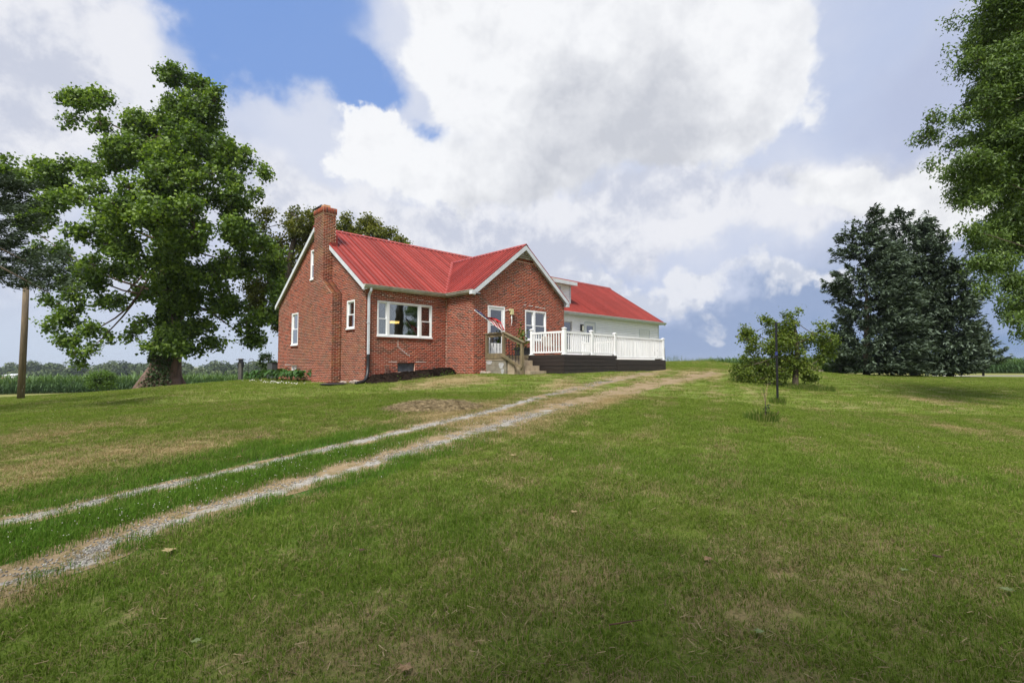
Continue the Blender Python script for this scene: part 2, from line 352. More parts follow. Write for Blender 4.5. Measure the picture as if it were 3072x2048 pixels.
M['leaf_syc'] = shaded('sycamore_leaves', [(0, (.030, .060, .012)), (.45, (.095, .165, .022)), (1, (.27, .38, .06))], .55, transl=.36, spec=.4)
M['leaf_oak'] = shaded('yellow_green_leaves', [(0, (.05, .065, .012)), (.5, (.13, .15, .022)), (1, (.25, .24, .05))], .6, transl=.35)
M['leaf_maple'] = shaded('maple_leaves', [(0, (.04, .075, .02)), (.5, (.105, .17, .04)), (1, (.22, .31, .085))], .55, transl=.36, spec=.4)
M['leaf_redbud'] = shaded('ornamental_leaves', [(0, (.05, .085, .016)), (.5, (.125, .18, .026)), (1, (.26, .31, .06))], .55, transl=.42)
M['leaf_lime'] = shaded('lime_leaves', [(0, (.05, .10, .02)), (1, (.14, .24, .04))], .6, transl=.35)
M['leaf_dark'] = shaded('dark_shrub_leaves', [(0, (.02, .04, .012)), (1, (.06, .10, .03))], .6, transl=.25)
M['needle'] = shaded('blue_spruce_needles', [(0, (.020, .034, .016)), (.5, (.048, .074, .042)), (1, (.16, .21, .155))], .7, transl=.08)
M['hosta'] = shaded('hosta_leaves', [(0, (.02, .06, .012)), (1, (.06, .14, .03))], .45, transl=.25)
M['corn'] = shaded('corn_leaves', [(0, (.026, .060, .020)), (.6, (.062, .125, .036)), (1, (.15, .23, .07))], .55, transl=.3)
M['farwood'] = shaded('far_wood_leaves', [(0, (.028, .050, .022)), (.5, (.060, .095, .035)), (1, (.13, .165, .065))], .8, transl=.1)
M['ivy'] = M['leaf_dark']
M['grass'] = grassmat('lawn_blades', (.098, .158, .018), (.185, .245, .040), (.46, .36, .19))
M['tuft'] = shaded('rank_grass', [(0, (.045, .085, .014)), (.6, (.09, .145, .022)), (1, (.24, .23, .08))], .8, transl=.25, spec=.1)
M['straw'] = shaded('dry_straw', [(0, (.10, .075, .035)), (.5, (.20, .15, .08)), (1, (.34, .27, .15))], .9)
M['gravel'] = shaded('limestone_gravel', [(0, (.12, .115, .105)), (.5, (.22, .21, .19)), (1, (.42, .40, .37))], .9)
M['clover'] = plain('clover_blossom', (.65, .63, .58), (.5, .45, .4), .9)
M['deadleaf'] = plain('dead_leaf', (.30, .20, .10), (.17, .10, .05), .8, 25)
M['deadleaf2'] = plain('pale_dead_leaf', (.38, .30, .15), (.26, .19, .09), .8, 25)
M['darkleaf'] = plain('dark_dead_leaf', (.09, .04, .02), (.05, .025, .015), .8, 25)
M['greenleaf'] = plain('fresh_fallen_leaf', (.16, .20, .07), (.11, .15, .05), .7, 25)

# ---------------------------------------------------------------- terrain
CTRL = [(-3.56, 3.42, -1.51), (-4.83, 4.64, -1.51), (0, 0, -1.52), (0, 3, -1.38), (0, -8, -1.9), (8, -6, -1.7), (-10, -6, -2.2), (-12, 4, -1.75), (-1.33, 8.53, -1.03), (-1.5, 10, -.87), (1.5, 13.8, -.73), (2.5, 12.9, -.77),
        (6.3, 22, -.33), (10.2, 24.8, -.35), (14, 29, -.28), (-25.9, 26, -1.79), (-27, 38, -1.82), (-16.5, 30, -.98), (-14, 15, -1.25), (-36, 30, -2.3), (-20, 20, -1.5), (-9.5, 12, -1.12),
        (6.99*14/13, 14, -1.09), (12, 21, -.93), (26, 38, -.72), (30, 38, -.80), (24, 30, -.92), (7, 7, -1.32), (8, 8, -1.36), (14, 14, -1.32), (20, 14, -1.45), (4, 4, -1.38), (5, 11, -1.02),
        (14.2, 45, .33), (17.2, 45, .36), (19.5, 46, .22), (27, 47, -.85), (17, 62, -.6), (34, 50, -1.15), (50, 50, -1.2), (40, 40, -1.05), (36, 75, -1.15), (60, 75, -1.2), (110, 75, -1.4),
        (-67, 65, -3.85), (-45, 66, -3.5), (-22, 70, -3.3), (-40, 45, -2.7), (-15, 50, -1.7), (-60, 40, -3.6), (0, 70, -2.0), (-120, 120, -6), (-20, 130, -5.5), (60, 140, -2.5), (160, 140, -3), (-150, 20, -6), (150, 0, -3), (0, -80, -4), (-90, -60, -6), (90, -70, -4)]
for u_, v_, z_ in [(0, 0, -.66), (-.4, 1.8, -.68), (0, 4.5, -.68), (0, 8.9, -.67), (1.8, 0, -.55), (3.7, -1.8, -.34), (3.7, 0, -.38), (4.3, -3.0, -.335), (5.4, -4, -.35), (5.55, -4.85, -.31), (9, -4.85, -.26), (13.1, -4.85, -.22), (13, 2, -.15), (22, 0, -.1), (22, 8, -.3), (9, 9, -.6), (5, -1, -.33), (16, -2, -.15)]:
    p = hw(u_, v_); CTRL.append((p[0], p[1], z_))
CT = np.array(CTRL); CX = CT[:, :2]
def tps(r): return np.where(r > 1e-9, r*r*np.log(r+1e-12), 0)
def warpc(P): r = np.hypot(P[..., 0], P[..., 1]); s_ = np.where(r > 60, 60*(1+np.log(np.maximum(r, 1)/60)), r)/np.maximum(r, 1e-6); return P*s_[..., None]
CW = warpc(CX)/10
_n = len(CW); _K = tps(np.linalg.norm(CW[:, None]-CW[None], axis=2))+np.eye(_n)*.01
_P = np.c_[np.ones(_n), CW]; _A = np.block([[_K, _P], [_P.T, np.zeros((3, 3))]])
_w = np.linalg.solve(_A, np.r_[CT[:, 2], 0, 0, 0])
def hz(x, y):
    x = np.atleast_1d(np.asarray(x, float)); y = np.atleast_1d(np.asarray(y, float)); P = np.stack([x, y], -1)
    Q = warpc(P)/10; sh = Q.shape[:-1]; Q = Q.reshape(-1, 2); out = np.empty(len(Q))
    for i in range(0, len(Q), 20000):
        q = Q[i:i+20000]; K = tps(np.linalg.norm(q[:, None]-CW[None], axis=2)); out[i:i+20000] = K@_w[:_n]+_w[_n]+q@_w[_n+1:]
    out = out.reshape(sh); r = np.hypot(x, y)
    far = np.where(x < 0, -15.0, -9.0); f = np.clip((r-140)/400, 0, 1); f = f*f*(3-2*f)
    far = np.where(np.abs(x) < 200, -9-6*np.clip((200-x)/400, 0, 1), far)
    return out*(1-f)+far*f
def hz1(x, y): return float(hz(x, y)[0])
def ground_at(px, py, lo=2.0, hi=90):   # where the sight line of a photographed spot meets the ground
    r = ray(px, py); r = r/r[1]; t = np.linspace(lo, hi, 3000); g = hz(r[0]*t, t); d = r[2]*t-g
    i = int(np.argmax(d < 0)); i = i if i > 0 else len(t)-1
    return float(r[0]*t[i]), float(t[i]), float(g[i])
TRK_L = [(-12.5, -3.2), (-8.2, .9), (-4.83, 4.64), (-1.33, 8.53), (1.5, 13.8), (3.6, 17.6), (6.3, 22.2), (8.2, 24.6)]
TRK_R = [(-11.3, -4.2), (-7.0, -.1), (-3.56, 3.42), (-.2, 7.3), (2.55, 12.8), (4.9, 16.8), (7.9, 21.4), (11.4, 26.0), (13.3, 28.6)]
def catmull(P, n_=14):
    P = [np.array(p, float) for p in P]; P = [2*P[0]-P[1]]+P+[2*P[-1]-P[-2]]; o = []
    for i in range(1, len(P)-2):
        for t in np.linspace(0, 1, n_, endpoint=False):
            a, b, c_, d = P[i-1:i+3]; o.append(.5*((2*b)+(-a+c_)*t+(2*a-5*b+4*c_-d)*t*t+(-a+3*b-3*c_+d)*t**3))
    o.append(P[-2]); return np.array(o)
def solve_track(px):                     # photographed centre line of a track, laid on the ground
    return [ground_at(a*1.3061, b*1.3061, 2.2, 60)[:2] for a, b in px]
TRK_L = [TRK_L[0], TRK_L[1]]+solve_track([(10, 1203), (230, 1150), (500, 1090), (750, 1033), (1000, 974), (1150, 938), (1300, 899), (1440, 866), (1500, 856)])
TRK_R = [TRK_R[0], TRK_R[1]]+solve_track([(10, 1333), (200, 1263), (400, 1193), (600, 1133), (800, 1078), (1000, 1015), (1200, 958), (1400, 905), (1560, 870), (1640, 855)])
TL, TR_ = catmull(TRK_L), catmull(TRK_R)
def dist_poly(x, y, T):
    P = np.stack([x, y], -1).reshape(-1, 2); best = np.full(len(P), 1e9); arc = np.zeros(len(P)); L_ = np.r_[0, np.cumsum(np.linalg.norm(np.diff(T, axis=0), axis=1))]
    for i in range(len(T)-1):
        a, b = T[i], T[i+1]; d = b-a; l2 = d@d+1e-12; t = np.clip(((P-a)@d)/l2, 0, 1); q = a+t[:, None]*d; dd = np.linalg.norm(P-q, axis=1)
        m_ = dd < best; best[m_] = dd[m_]; arc[m_] = L_[i]+t[m_]*math.sqrt(l2)
    return best.reshape(np.shape(x)), arc.reshape(np.shape(x))
DRYSPOTS = [(1325, 1228, 1.5), (1700, 1153, 1.1), (1330, 1143, 2.0), (1390, 1140, 1.6), (1230, 1165, 1.2), (1880, 1190, 1.2), (1780, 1205, .9), (2790, 1200, 1.8), (600, 1330, 1.2), (250, 1380, 1.5), (150, 1300, 1.6), (2050, 1115, 2.5), (2120, 1108, 2.5), (2900, 1290, 1.4)]
DRYW = []
for a_, b_, r_ in DRYSPOTS:
    g_ = ground_at(a_, b_); DRYW.append((g_[0], g_[1], r_))
def lawn_fields(x, y):
    dl, al = dist_poly(x, y, TL); dr, ar = dist_poly(x, y, TR_)
    dmin = np.minimum(dl, dr); mid = (dl+dr < 2.35) & (al < 27)
    # dry patches
    dry = np.clip((fbm(x, y, 3, .35, 4)-.50)*.5, -.08, .05)+np.clip((fbm(x, y, 9, 3.4, 4)-.50)*1.5, -.14, .26)+.0
    for a_, b_, r_ in DRYW:
        dry = dry+np.clip(1-np.hypot(x-a_, (y-b_)*.7)/r_, 0, 1)*.55
    left = np.clip((-2-x+(y-6)*.3)/8, 0, 1)*.04*np.clip((y-4)/6, 0, 1); dry = dry+left+np.clip((9-y)/7, 0, 1)*.13
    lush = np.where(mid & (dmin > .18), 1.0, 0.0)
    fringe = np.exp(-((dl-.95)/.42)**2)*np.where(al < 14, 1, .0)*np.where(dr > dl, 1, 0)
    fore = np.clip((fbm(x, y, 21, .5, 3)-.42)*3, 0, 1)*np.clip((12-y)/6, 0, 1)*.45
    lush = np.clip(lush+fringe*.9+fore*(dmin > .5), 0, 1)
    # the middle strip is worn out beyond a point, as photographed
    worn = np.clip((al-14.5)/2.5, 0, 1)*(dl+dr < 2.6)
    lush = lush*(1-.9*worn); dry = dry+worn*.35*np.clip((24-al)/6, 0, 1)
    edge = np.exp(-((dmin-.48)/.22)**2)*.35; dry = dry+edge*(1-lush)
    band = np.sin((x*.93-y*.37)*2*math.pi/1.15+1.5*fbm(x, y, 55, .3, 2))*np.clip((x+y*.1)/3, 0, 1)*np.clip((y-3)/3, 0, 1)
    dry = dry+.16*band
    dry = dry*(1-.75*lush)
    return dl, dr, dmin, np.clip(dry, 0, 1), lush, al, ar
def axis(lo, hi, core0, core1, step, grow=1.16):
    c_ = list(np.arange(core0, core1+1e-6, step)); s_ = step; x = core1
    while x < hi: s_ *= grow; x += s_; c_.append(x)
    s_ = step; x = core0
    while x > lo: s_ *= grow; x -= s_; c_.insert(0, x)
    return np.array(c_)
gx = axis(-3000, 3000, -26, 30, .25); gy = axis(-1500, 4000, -4, 42, .25)
GX, GY = np.meshgrid(gx, gy, indexing='ij'); GZ = hz(GX, GY)
nx, ny = GX.shape; idx = np.arange(nx*ny).reshape(nx, ny)
GF = np.stack([idx[:-1, :-1], idx[1:, :-1], idx[1:, 1:], idx[:-1, 1:]], -1).reshape(-1, 4)
_, _, _, GD, GL, _, _ = lawn_fields(GX.ravel(), GY.ravel())
near = (np.hypot(GX, GY).ravel() < 75); GD = np.where(near, GD, .2); GL = np.where(near, GL, .0)
m, n = newmat('lawn_ground')
dry = n.node('ShaderNodeAttribute', attribute_name='dry').outputs['Fac']; lush = n.node('ShaderNodeAttribute', attribute_name='lush').outputs['Fac']
f1 = n.noise(pos(n), .8, 5, .6); f2 = n.noise(pos(n), 9, 5, .7); f3 = n.noise(pos(n), 45, 4, .7)
c_ = n.mix(n.step(f1, .3, .7), (.11, .16, .02), (.165, .215, .032)); c_ = n.mix(lush, c_, (.045, .12, .018))
c_ = n.mix(n.m('MULTIPLY', n.step(n.m('ADD', f2, n.m('MULTIPLY', dry, .8)), .48, .9), .9), c_, (.33, .25, .13))
c_ = n.mix(n.m('MULTIPLY', n.step(f3, .45, .7), .55), c_, (.025, .035, .012))
finish(m, n, c_, .95, n.m('ADD', f3, f2), .6, .04, spec=.2); M['ground'] = m
fast_mesh('ground', np.stack([GX.ravel(), GY.ravel(), GZ.ravel()], -1), GF, m, {'dry': ('POINT', GD), 'lush': ('POINT', GL)}, smooth=True)['kind'] = 'structure'

def grid_z(x, y):
    i = np.clip(np.searchsorted(gx, x)-1, 0, len(gx)-2); j = np.clip(np.searchsorted(gy, y)-1, 0, len(gy)-2)
    a = (x-gx[i])/(gx[i+1]-gx[i]); b = (y-gy[j])/(gy[j+1]-gy[j])
    return GZ[i, j]*(1-a)*(1-b)+GZ[i+1, j]*a*(1-b)+GZ[i, j+1]*(1-a)*b+GZ[i+1, j+1]*a*b
# ---------------------------------------------------------------- driveway tracks
m, n = newmat('gravel_track_surface')
v = n.node('ShaderNodeTexVoronoi'); n.put(v.inputs['Vector'], pos(n)); v.inputs['Scale'].default_value = 38
gv = n.mix(v.outputs['Color'], (.20, .19, .17), (.38, .36, .33)); 
soil = n.mix(n.noise(pos(n), 20, 5, .7), (.17, .125, .07), (.33, .25, .15))
gr = n.node('ShaderNodeAttribute', attribute_name='gravel').outputs['Fac']
c_ = n.mix(n.step(n.m('ADD', n.noise(pos(n), 5, 5, .7), n.m('MULTIPLY', gr, .9)), .66, .82), soil, gv)
M['track'] = finish(m, n, c_, .95, n.m('ADD', v.outputs['Distance'], n.noise(pos(n), 60, 3)), .8, .012, spec=.2)
def track(T, wf, gf):
    d = np.gradient(T, axis=0); d /= np.linalg.norm(d, axis=1)[:, None]; nn = np.c_[-d[:, 1], d[:, 0]]; K_ = 9
    L_ = np.r_[0, np.cumsum(np.linalg.norm(np.diff(T, axis=0), axis=1))]
    V = []; A = []
    for i in range(len(T)):
        for j in range(K_):
            q = -1+2*j/(K_-1); jit = 1+.3*(fbm([T[i, 0]+j*7], [T[i, 1]], 5, 1.4, 3)[0]-.5)*2
            p = T[i]+nn[i]*q*wf(L_[i])*jit; V.append((p[0], p[1], 0)); A.append(gf(L_[i], q))
    V = np.array(V); V[:, 2] = grid_z(V[:, 0], V[:, 1])+.005
    F = [(i*K_+j, (i+1)*K_+j, (i+1)*K_+j+1, i*K_+j+1) for i in range(len(T)-1) for j in range(K_-1)]
    return fast_mesh('gravel_track', V, F, M['track'], {'gravel': ('POINT', A)}, smooth=True)
o = track(TL, lambda s: .22 if s < 22 else .30, lambda s, q: (.50-.55*abs(q)) if s < 20 else .15); tag(o, kind='structure')
o = track(TR_, lambda s: .40, lambda s, q: (.40-.60*abs(q+.25)) if s < 19 else -.1); tag(o, kind='structure')
# gravel field road far right
V = []; K_ = 3
xs = np.linspace(26, 90, 40)
for x in xs:
    for j in range(K_): V.append((x, 49.5+j*1.6+.04*x, 0))
V = np.array(V); V[:, 2] = hz(V[:, 0], V[:, 1])+.05
o = fast_mesh('gravel_road', V, [(i*K_+j, (i+1)*K_+j, (i+1)*K_+j+1, i*K_+j+1) for i in range(39) for j in range(2)], M['track'], {'gravel': ('POINT', np.full(len(V), .5))}); tag(o, kind='structure')

# ---------------------------------------------------------------- scatter by geometry nodes
def make_scatter(name, pts, rotz, scl, pick, protos, attrs):
    me = bpy.data.meshes.new(name); n_ = len(pts); me.vertices.add(n_); me.vertices.foreach_set('co', np.asarray(pts, np.float32).ravel())
    def fa(nm, arr, t='FLOAT', key='value'):
        a = me.attributes.new(nm, t, 'POINT'); a.data.foreach_set(key, np.asarray(arr, np.float32 if t != 'INT' else np.int32).ravel())
    fa('rot', rotz, 'FLOAT_VECTOR', 'vector'); fa('scl', scl, 'FLOAT_VECTOR', 'vector'); fa('pick', pick, 'INT')
    for a_, b_ in attrs.items(): fa(a_, b_)
    o = bpy.data.objects.new(name, me); col.objects.link(o)
    c_ = bpy.data.collections.new(name+'_source')
    for p in protos: c_.objects.link(p)
    g = bpy.data.node_groups.new(name+'_scatter', 'GeometryNodeTree')
    g.interface.new_socket('Geometry', in_out='INPUT', socket_type='NodeSocketGeometry'); g.interface.new_socket('Geometry', in_out='OUTPUT', socket_type='NodeSocketGeometry')
    gi = g.nodes.new('NodeGroupInput'); go = g.nodes.new('NodeGroupOutput'); ip = g.nodes.new('GeometryNodeInstanceOnPoints')
    ci = g.nodes.new('GeometryNodeCollectionInfo'); ci.inputs['Collection'].default_value = c_; ci.inputs['Separate Children'].default_value = True; ci.inputs['Reset Children'].default_value = True
    def na(nm, t):
        q = g.nodes.new('GeometryNodeInputNamedAttribute'); q.data_type = t; q.inputs[0].default_value = nm; return [s for s in q.outputs if s.enabled][0]
    lk = g.links.new
    lk(gi.outputs[0], ip.inputs['Points']); lk(ci.outputs[0], ip.inputs['Instance']); ip.inputs['Pick Instance'].default_value = True
    lk(na('pick', 'INT'), ip.inputs['Instance Index'])
    er = g.nodes.new('FunctionNodeEulerToRotation'); lk(na('rot', 'FLOAT_VECTOR'), er.inputs[0]); lk(er.outputs[0], ip.inputs['Rotation'])
    lk(na('scl', 'FLOAT_VECTOR'), ip.inputs['Scale']); lk(ip.outputs[0], go.inputs[0])
    md = o.modifiers.new('scatter', 'NODES'); md.node_group = g; return o
def proto(name, V, F, mat, shade):
    me = bpy.data.meshes.new(name); me.from_pydata([tuple(v) for v in V], [], F); me.materials.append(mat)
    a = me.attributes.new('shade', 'FLOAT', 'FACE'); a.data.foreach_set('value', np.asarray(shade, np.float32)); me.update()
    return bpy.data.objects.new(name, me)
def grass_patch(name, rad, nb, h, wd, seed, seg=2, lean=.5):
    r_ = random.Random(seed); V = []; F = []; S_ = []
    for i in range(nb):
        a = r_.random()*6.283; q = rad*math.sqrt(r_.random()); x, y = q*math.cos(a), q*math.sin(a)
        d = r_.random()*6.283; sh = r_.random(); hh = h*r_.uniform(.45, 1.15); ln = r_.uniform(.1, 1)*lean*hh
        if sh > .82: hh *= .6; ln *= 2.4
        ww = wd*r_.uniform(.6, 1.3); px, py = -math.sin(d)*ww/2, math.cos(d)*ww/2; dx, dy = math.cos(d), math.sin(d)
        fa = r_.uniform(-.9, .9); px, py = px*math.cos(fa)-py*math.sin(fa), px*math.sin(fa)+py*math.cos(fa)
        b_ = len(V)
        if seg == 2:
            V += [(x-px, y-py, -.01), (x+px, y+py, -.01), (x+dx*ln*.35+px*.8, y+dy*ln*.35+py*.8, hh*.6), (x+dx*ln*.35-px*.8, y+dy*ln*.35-py*.8, hh*.6), (x+dx*ln, y+dy*ln, hh*r_.uniform(.75, 1))]
            F += [(b_, b_+1, b_+2, b_+3), (b_+3, b_+2, b_+4)]; S_ += [sh, sh]
        else:
            V += [(x-px, y-py, -.01), (x+px, y+py, -.01), (x+dx*ln, y+dy*ln, hh)]; F.append((b_, b_+1, b_+2)); S_.append(sh)
    return proto(name, V, F, M['grass'], S_)
near_p = [grass_patch('grass_tuft', .19, 250, .040, .0040, 11+i, 2, 1.7) for i in range(5)]
far_p = [grass_patch('grass_tuft_coarse', .42, 280, .038, .010, 31+i, 1, 1.8) for i in range(4)]
def in_house(x, y):
    u = (x-HO[0])*HU[0]+(y-HO[1])*HU[1]; v = (x-HO[0])*HV[0]+(y-HO[1])*HV[1]
    b_ = (u > -.02) & (u < 9.3) & (v > 0) & (v < 9)
    b_ |= (u > 3.6) & (u < 9.3) & (v > -1.9) & (v < 1); b_ |= (u > -.5) & (u < .1) & (v > 1.8) & (v < 3.9)
    b_ |= (u > 4.2) & (u < 5.45) & (v > -4.05) & (v < -1.7); b_ |= (u > 5.5) & (u < 13.2) & (v > -4.9) & (v < 1); b_ |= (u > 9) & (u < 21.8) & (v > .2) & (v < 9)
    b_ |= (u > .2) & (u < 3.7) & (v > -1.05+.1*u) & (v < 0)
    return b_
def grass_field(name, y0, y1, step, protos, seed, hs):
    rg = np.random.default_rng(seed); ys = np.arange(y0, y1, step); P = []
    for yy in ys:
        x0 = -1.22*yy-1.2; x1 = 1.22*yy+1.2; xs_ = np.arange(x0, x1, step); P.append(np.c_[xs_, np.full(len(xs_), yy)])
    P = np.concatenate(P); P += rg.uniform(-.5, .5, P.shape)*step*1.1
    dl, dr, dm, dr_, lu, al, ar = lawn_fields(P[:, 0], P[:, 1])
    intr = (dl < np.where(al < 24, .20, .26)) | ((dr < .28))
    keep = ~in_house(P[:, 0], P[:, 1]) & (~intr | (rg.random(len(P)) < .34+.40*(fbm(P[:, 0], P[:, 1], 40, 2.5, 2) > .6)))
    P = P[keep]; dry_ = dr_[keep]; lu = lu[keep]; intr = intr[keep]
    n_ = len(P); s_ = rg.uniform(.85, 1.2, n_); hh = hs*s_*(1+1.1*lu+.8*np.clip(fbm(P[:, 0], P[:, 1], 61, 1.3, 3)-.5, 0, 1))*(1-.35*np.clip(dry_, 0, 1))
    hh = np.where(intr, hh*.5, hh); dry_ = np.where(intr, np.maximum(dry_, .6), dry_)
    z = hz(P[:, 0], P[:, 1]); rot = np.c_[rg.uniform(-.06, .06, n_), rg.uniform(-.06, .06, n_), rg.uniform(0, 6.283, n_)]
    w_ = np.where(intr, .6, 1.0)*s_
    o = make_scatter(name, np.c_[P, z], rot, np.c_[w_, w_, hh], rg.integers(0, len(protos), n_), protos, {'dry': dry_, 'lush': lu})
    return tag(o, kind='stuff')
o = grass_field('lawn_grass', 1.2, 13, .17, near_p, 1, 1.0)
o = grass_field('distant_lawn_grass', 13, 46, .42, far_p, 2, 1.0)

# white clover heads, gravel stones, straw litter
def bits(name, P, size, mat, kind='octa', seed=0, squash=.7, shade=True):
    rg = np.random.default_rng(seed); n_ = len(P)
    if kind == 'octa': B = np.array([(1, 0, 0), (-1, 0, 0), (0, 1, 0), (0, -1, 0), (0, 0, 1), (0, 0, -1)], float); FT = np.array([(0, 2, 4), (2, 1, 4), (1, 3, 4), (3, 0, 4), (2, 0, 5), (1, 2, 5), (3, 1, 5), (0, 3, 5)])
    else: B = np.array([(-.5, 0, 0), (.5, 0, 0), (.5, .08, .02), (-.5, .08, .02)], float)*2; FT = np.array([(0, 1, 2), (0, 2, 3)])
    a = rg.uniform(0, 6.283, n_); s_ = size*rg.uniform(.5, 1.3, n_); V = np.repeat(B[None], n_, 0)*s_[:, None, None]
    if kind == 'octa': V *= rg.uniform(.65, 1.2, (n_, 6, 1)); V[:, :, 2] *= squash
    else: V[:, :, 2] += V[:, :, 0]*rg.uniform(-.3, .3, n_)[:, None]
    c_, s2 = np.cos(a)[:, None], np.sin(a)[:, None]; x = V[:, :, 0]*c_-V[:, :, 1]*s2; y = V[:, :, 0]*s2+V[:, :, 1]*c_
    V = np.stack([x, y, V[:, :, 2]], -1)+P[:, None]
    F = (FT[None]+np.arange(n_)[:, None, None]*len(B)).reshape(-1, 3)
    return tag(fast_mesh(name, V.reshape(-1, 3), F, mat, {'shade': ('FACE', np.repeat(rg.random(n_), len(FT)))}), kind='stuff')
def along(T, n_, spread, smax, seed, bias=0):
    rg = np.random.default_rng(seed); L_ = np.r_[0, np.cumsum(np.linalg.norm(np.diff(T, axis=0), axis=1))]; s_ = rg.uniform(4.5, smax, n_)
    x = np.interp(s_, L_, T[:, 0]); y = np.interp(s_, L_, T[:, 1]); g = rg.normal(bias, spread, (n_))
    d = np.gradient(T, axis=0); d /= np.linalg.norm(d, axis=1)[:, None]; nx_ = np.interp(s_, L_, -d[:, 1]); ny_ = np.interp(s_, L_, d[:, 0])
    return x+nx_*g, y+ny_*g
x1, y1 = along(TL, 9000, .10, 26, 3); x2, y2 = along(TR_, 9000, .13, 20, 4, -.05)
x = np.r_[x1, x2]; y = np.r_[y1, y2]; kp = (fbm(x, y, 77, 3, 3) > .46); x, y = x[kp], y[kp]
bits('gravel_stones', np.c_[x, y, hz(x, y)+.008], .010, M['gravel'], seed=5, squash=.9)
x1, y1 = along(TL, 1100, .45, 22, 8, -.85); kp = (fbm(x1, y1, 90, 1.2, 2) > .5); x1, y1 = x1[kp], y1[kp]
rg = np.random.default_rng(12); x2 = rg.uniform(-14, 20, 900); y2 = rg.uniform(4, 24, 900); kp = (fbm(x2, y2, 91, .5, 3) > .56) & ~in_house(x2, y2); x2, y2 = x2[kp], y2[kp]
x3 = rg.normal(0, 1, 260); u3 = 9+x3*3; v3 = rg.normal(-6.2, .6, 260); q = np.array([hw(a_, b_) for a_, b_ in zip(u3, v3)])
x = np.r_[x1, x2, q[:, 0]]; y = np.r_[y1, y2, q[:, 1]]; bits('clover_blossoms', np.c_[x, y, hz(x, y)+rg.uniform(.05, .12, len(x))], .0052, M['clover'], seed=6, squash=1)
x = rg.uniform(-12, 12, 70000); y = 1.9+14*rg.random(70000)**1.3; _, _, dm_, dr_, lu_, _, _ = lawn_fields(x, y); kp = (rg.random(len(x)) < dr_*1.6+.22-.4*lu_) & ~in_house(x, y) & (np.abs(x) < y*1.2+1); x, y = x[kp], y[kp]
bits('straw_litter', np.c_[x, y, hz(x, y)+rg.uniform(.012, .045, len(x))], .022, M['straw'], 'sliver', 7)

# ---------------------------------------------------------------- the brick house
ZB = -.75
house = hroot('brick_house', 0, 0, ZB)
tag(house, 'red brick farmhouse with bright red metal roof and tall end chimney', 'house')
def FV(v0):                             # wall facing the viewer (-v): a is u, n is outward
    return lambda a, n_, z: (a, v0-n_, z)
def FU(u0):                             # wall facing left (-u): a is v
    return lambda a, n_, z: (u0-n_, a, z)
def mbox(mb, fm, a0, a1, n0, n1, z0, z1): return mb.box(fm(a0, n0, z0), fm(a1, n1, z1))
T_ = .2
def wall_panel(name, fm, a0, a1, z0, z1, holes, gable=None, mat=None, parent=house):
    """mortar body with real openings; gable = (a_mid, z_apex) makes a triangular top starting at z1"""
    mb = MB(); A = sorted({a0, a1, *[h[0] for h in holes], *[h[1] for h in holes]}); Z = sorted({z0, z1, *[h[2] for h in holes if h[2] < z1], *[min(h[3], z1) for h in holes]})
    for i in range(len(A)-1):
        for j in range(len(Z)-1):
            ca, cz = (A[i]+A[i+1])/2, (Z[j]+Z[j+1])/2
            if any(h[0] < ca < h[1] and h[2] < cz < h[3] for h in holes): continue
            mbox(mb, fm, A[i], A[i+1], -T_, 0, Z[j], Z[j+1])
    if gable:
        am, za = gable; gh = [h for h in holes if h[3] > z1]
        def edge(z): f = (z-z1)/(za-z1); return a0+(am-a0)*f, a1+(am-a1)*f
        if gh:
            h = gh[0]; zz = [z1, max(h[2], z1), h[3], za]
        else: zz = [z1, za]
        for q in range(len(zz)-1):
            if zz[q+1]-zz[q] < 1e-6: continue
            (l0, r0), (l1, r1) = edge(zz[q]), edge(zz[q+1])
            if gh and q == 1:
                mb.prism([fm(l0, 0, zz[q]), fm(h[0], 0, zz[q]), fm(h[0], 0, zz[q+1]), fm(l1, 0, zz[q+1])], Vector(fm(0, -T_, 0))-Vector(fm(0, 0, 0)))
                mb.prism([fm(h[1], 0, zz[q]), fm(r0, 0, zz[q]), fm(r1, 0, zz[q+1]), fm(h[1], 0, zz[q+1])], Vector(fm(0, -T_, 0))-Vector(fm(0, 0, 0)))
            else:
                pl = [fm(l0, 0, zz[q]), fm(r0, 0, zz[q]), fm(r1, 0, zz[q+1])]+([fm(l1, 0, zz[q+1])] if r1-l1 > 1e-6 else [])
                mb.prism(pl, Vector(fm(0, -T_, 0))-Vector(fm(0, 0, 0)))
    return mb.build(name, mat or M['mortar'], parent)
BR = []   # every laid brick: (parent part, lo, hi, soot)
CH, BL, JT = .0686, .2035, .0150
def lay(part, fm, a0, a1, z0, z1, holes, bound=None, soot=None, nn=.004):
    k0 = int(math.floor((z0-ZB)/CH)); z = ZB+k0*CH; kk = k0
    while z+CH*.6 < z1:
        zl, zh = max(z+JT/2, z0), min(z+CH-JT/2, z1)
        lo, hi = a0, a1
        if bound:
            b0 = bound(zl); b1 = bound(zh); lo = max(lo, b0[0], b1[0]); hi = min(hi, b0[1], b1[1])
        a = math.floor((a0)/BL)*BL+(BL/2 if kk % 2 else 0)-BL
        while a < hi and hi > lo:
            p, q = max(a+JT/2, lo), min(a+BL-JT/2, hi); a += BL
            if q-p < .025: continue
            segs = [(p, q)]
            for h in holes:
                if h[2] < (zl+zh)/2 < h[3]:
                    segs = [s for (x, y) in segs for s in ((x, min(y, h[0])), (max(x, h[1]), y)) if s[1]-s[0] > .02]
            for x, y in segs:
                jn = nn+random.uniform(-.0018, .0018)
                BR.append((part, fm(x, -.004, zl), fm(y, jn, zh), soot(zl, (x+y)/2) if soot else 0.0))
        z += CH; kk += 1
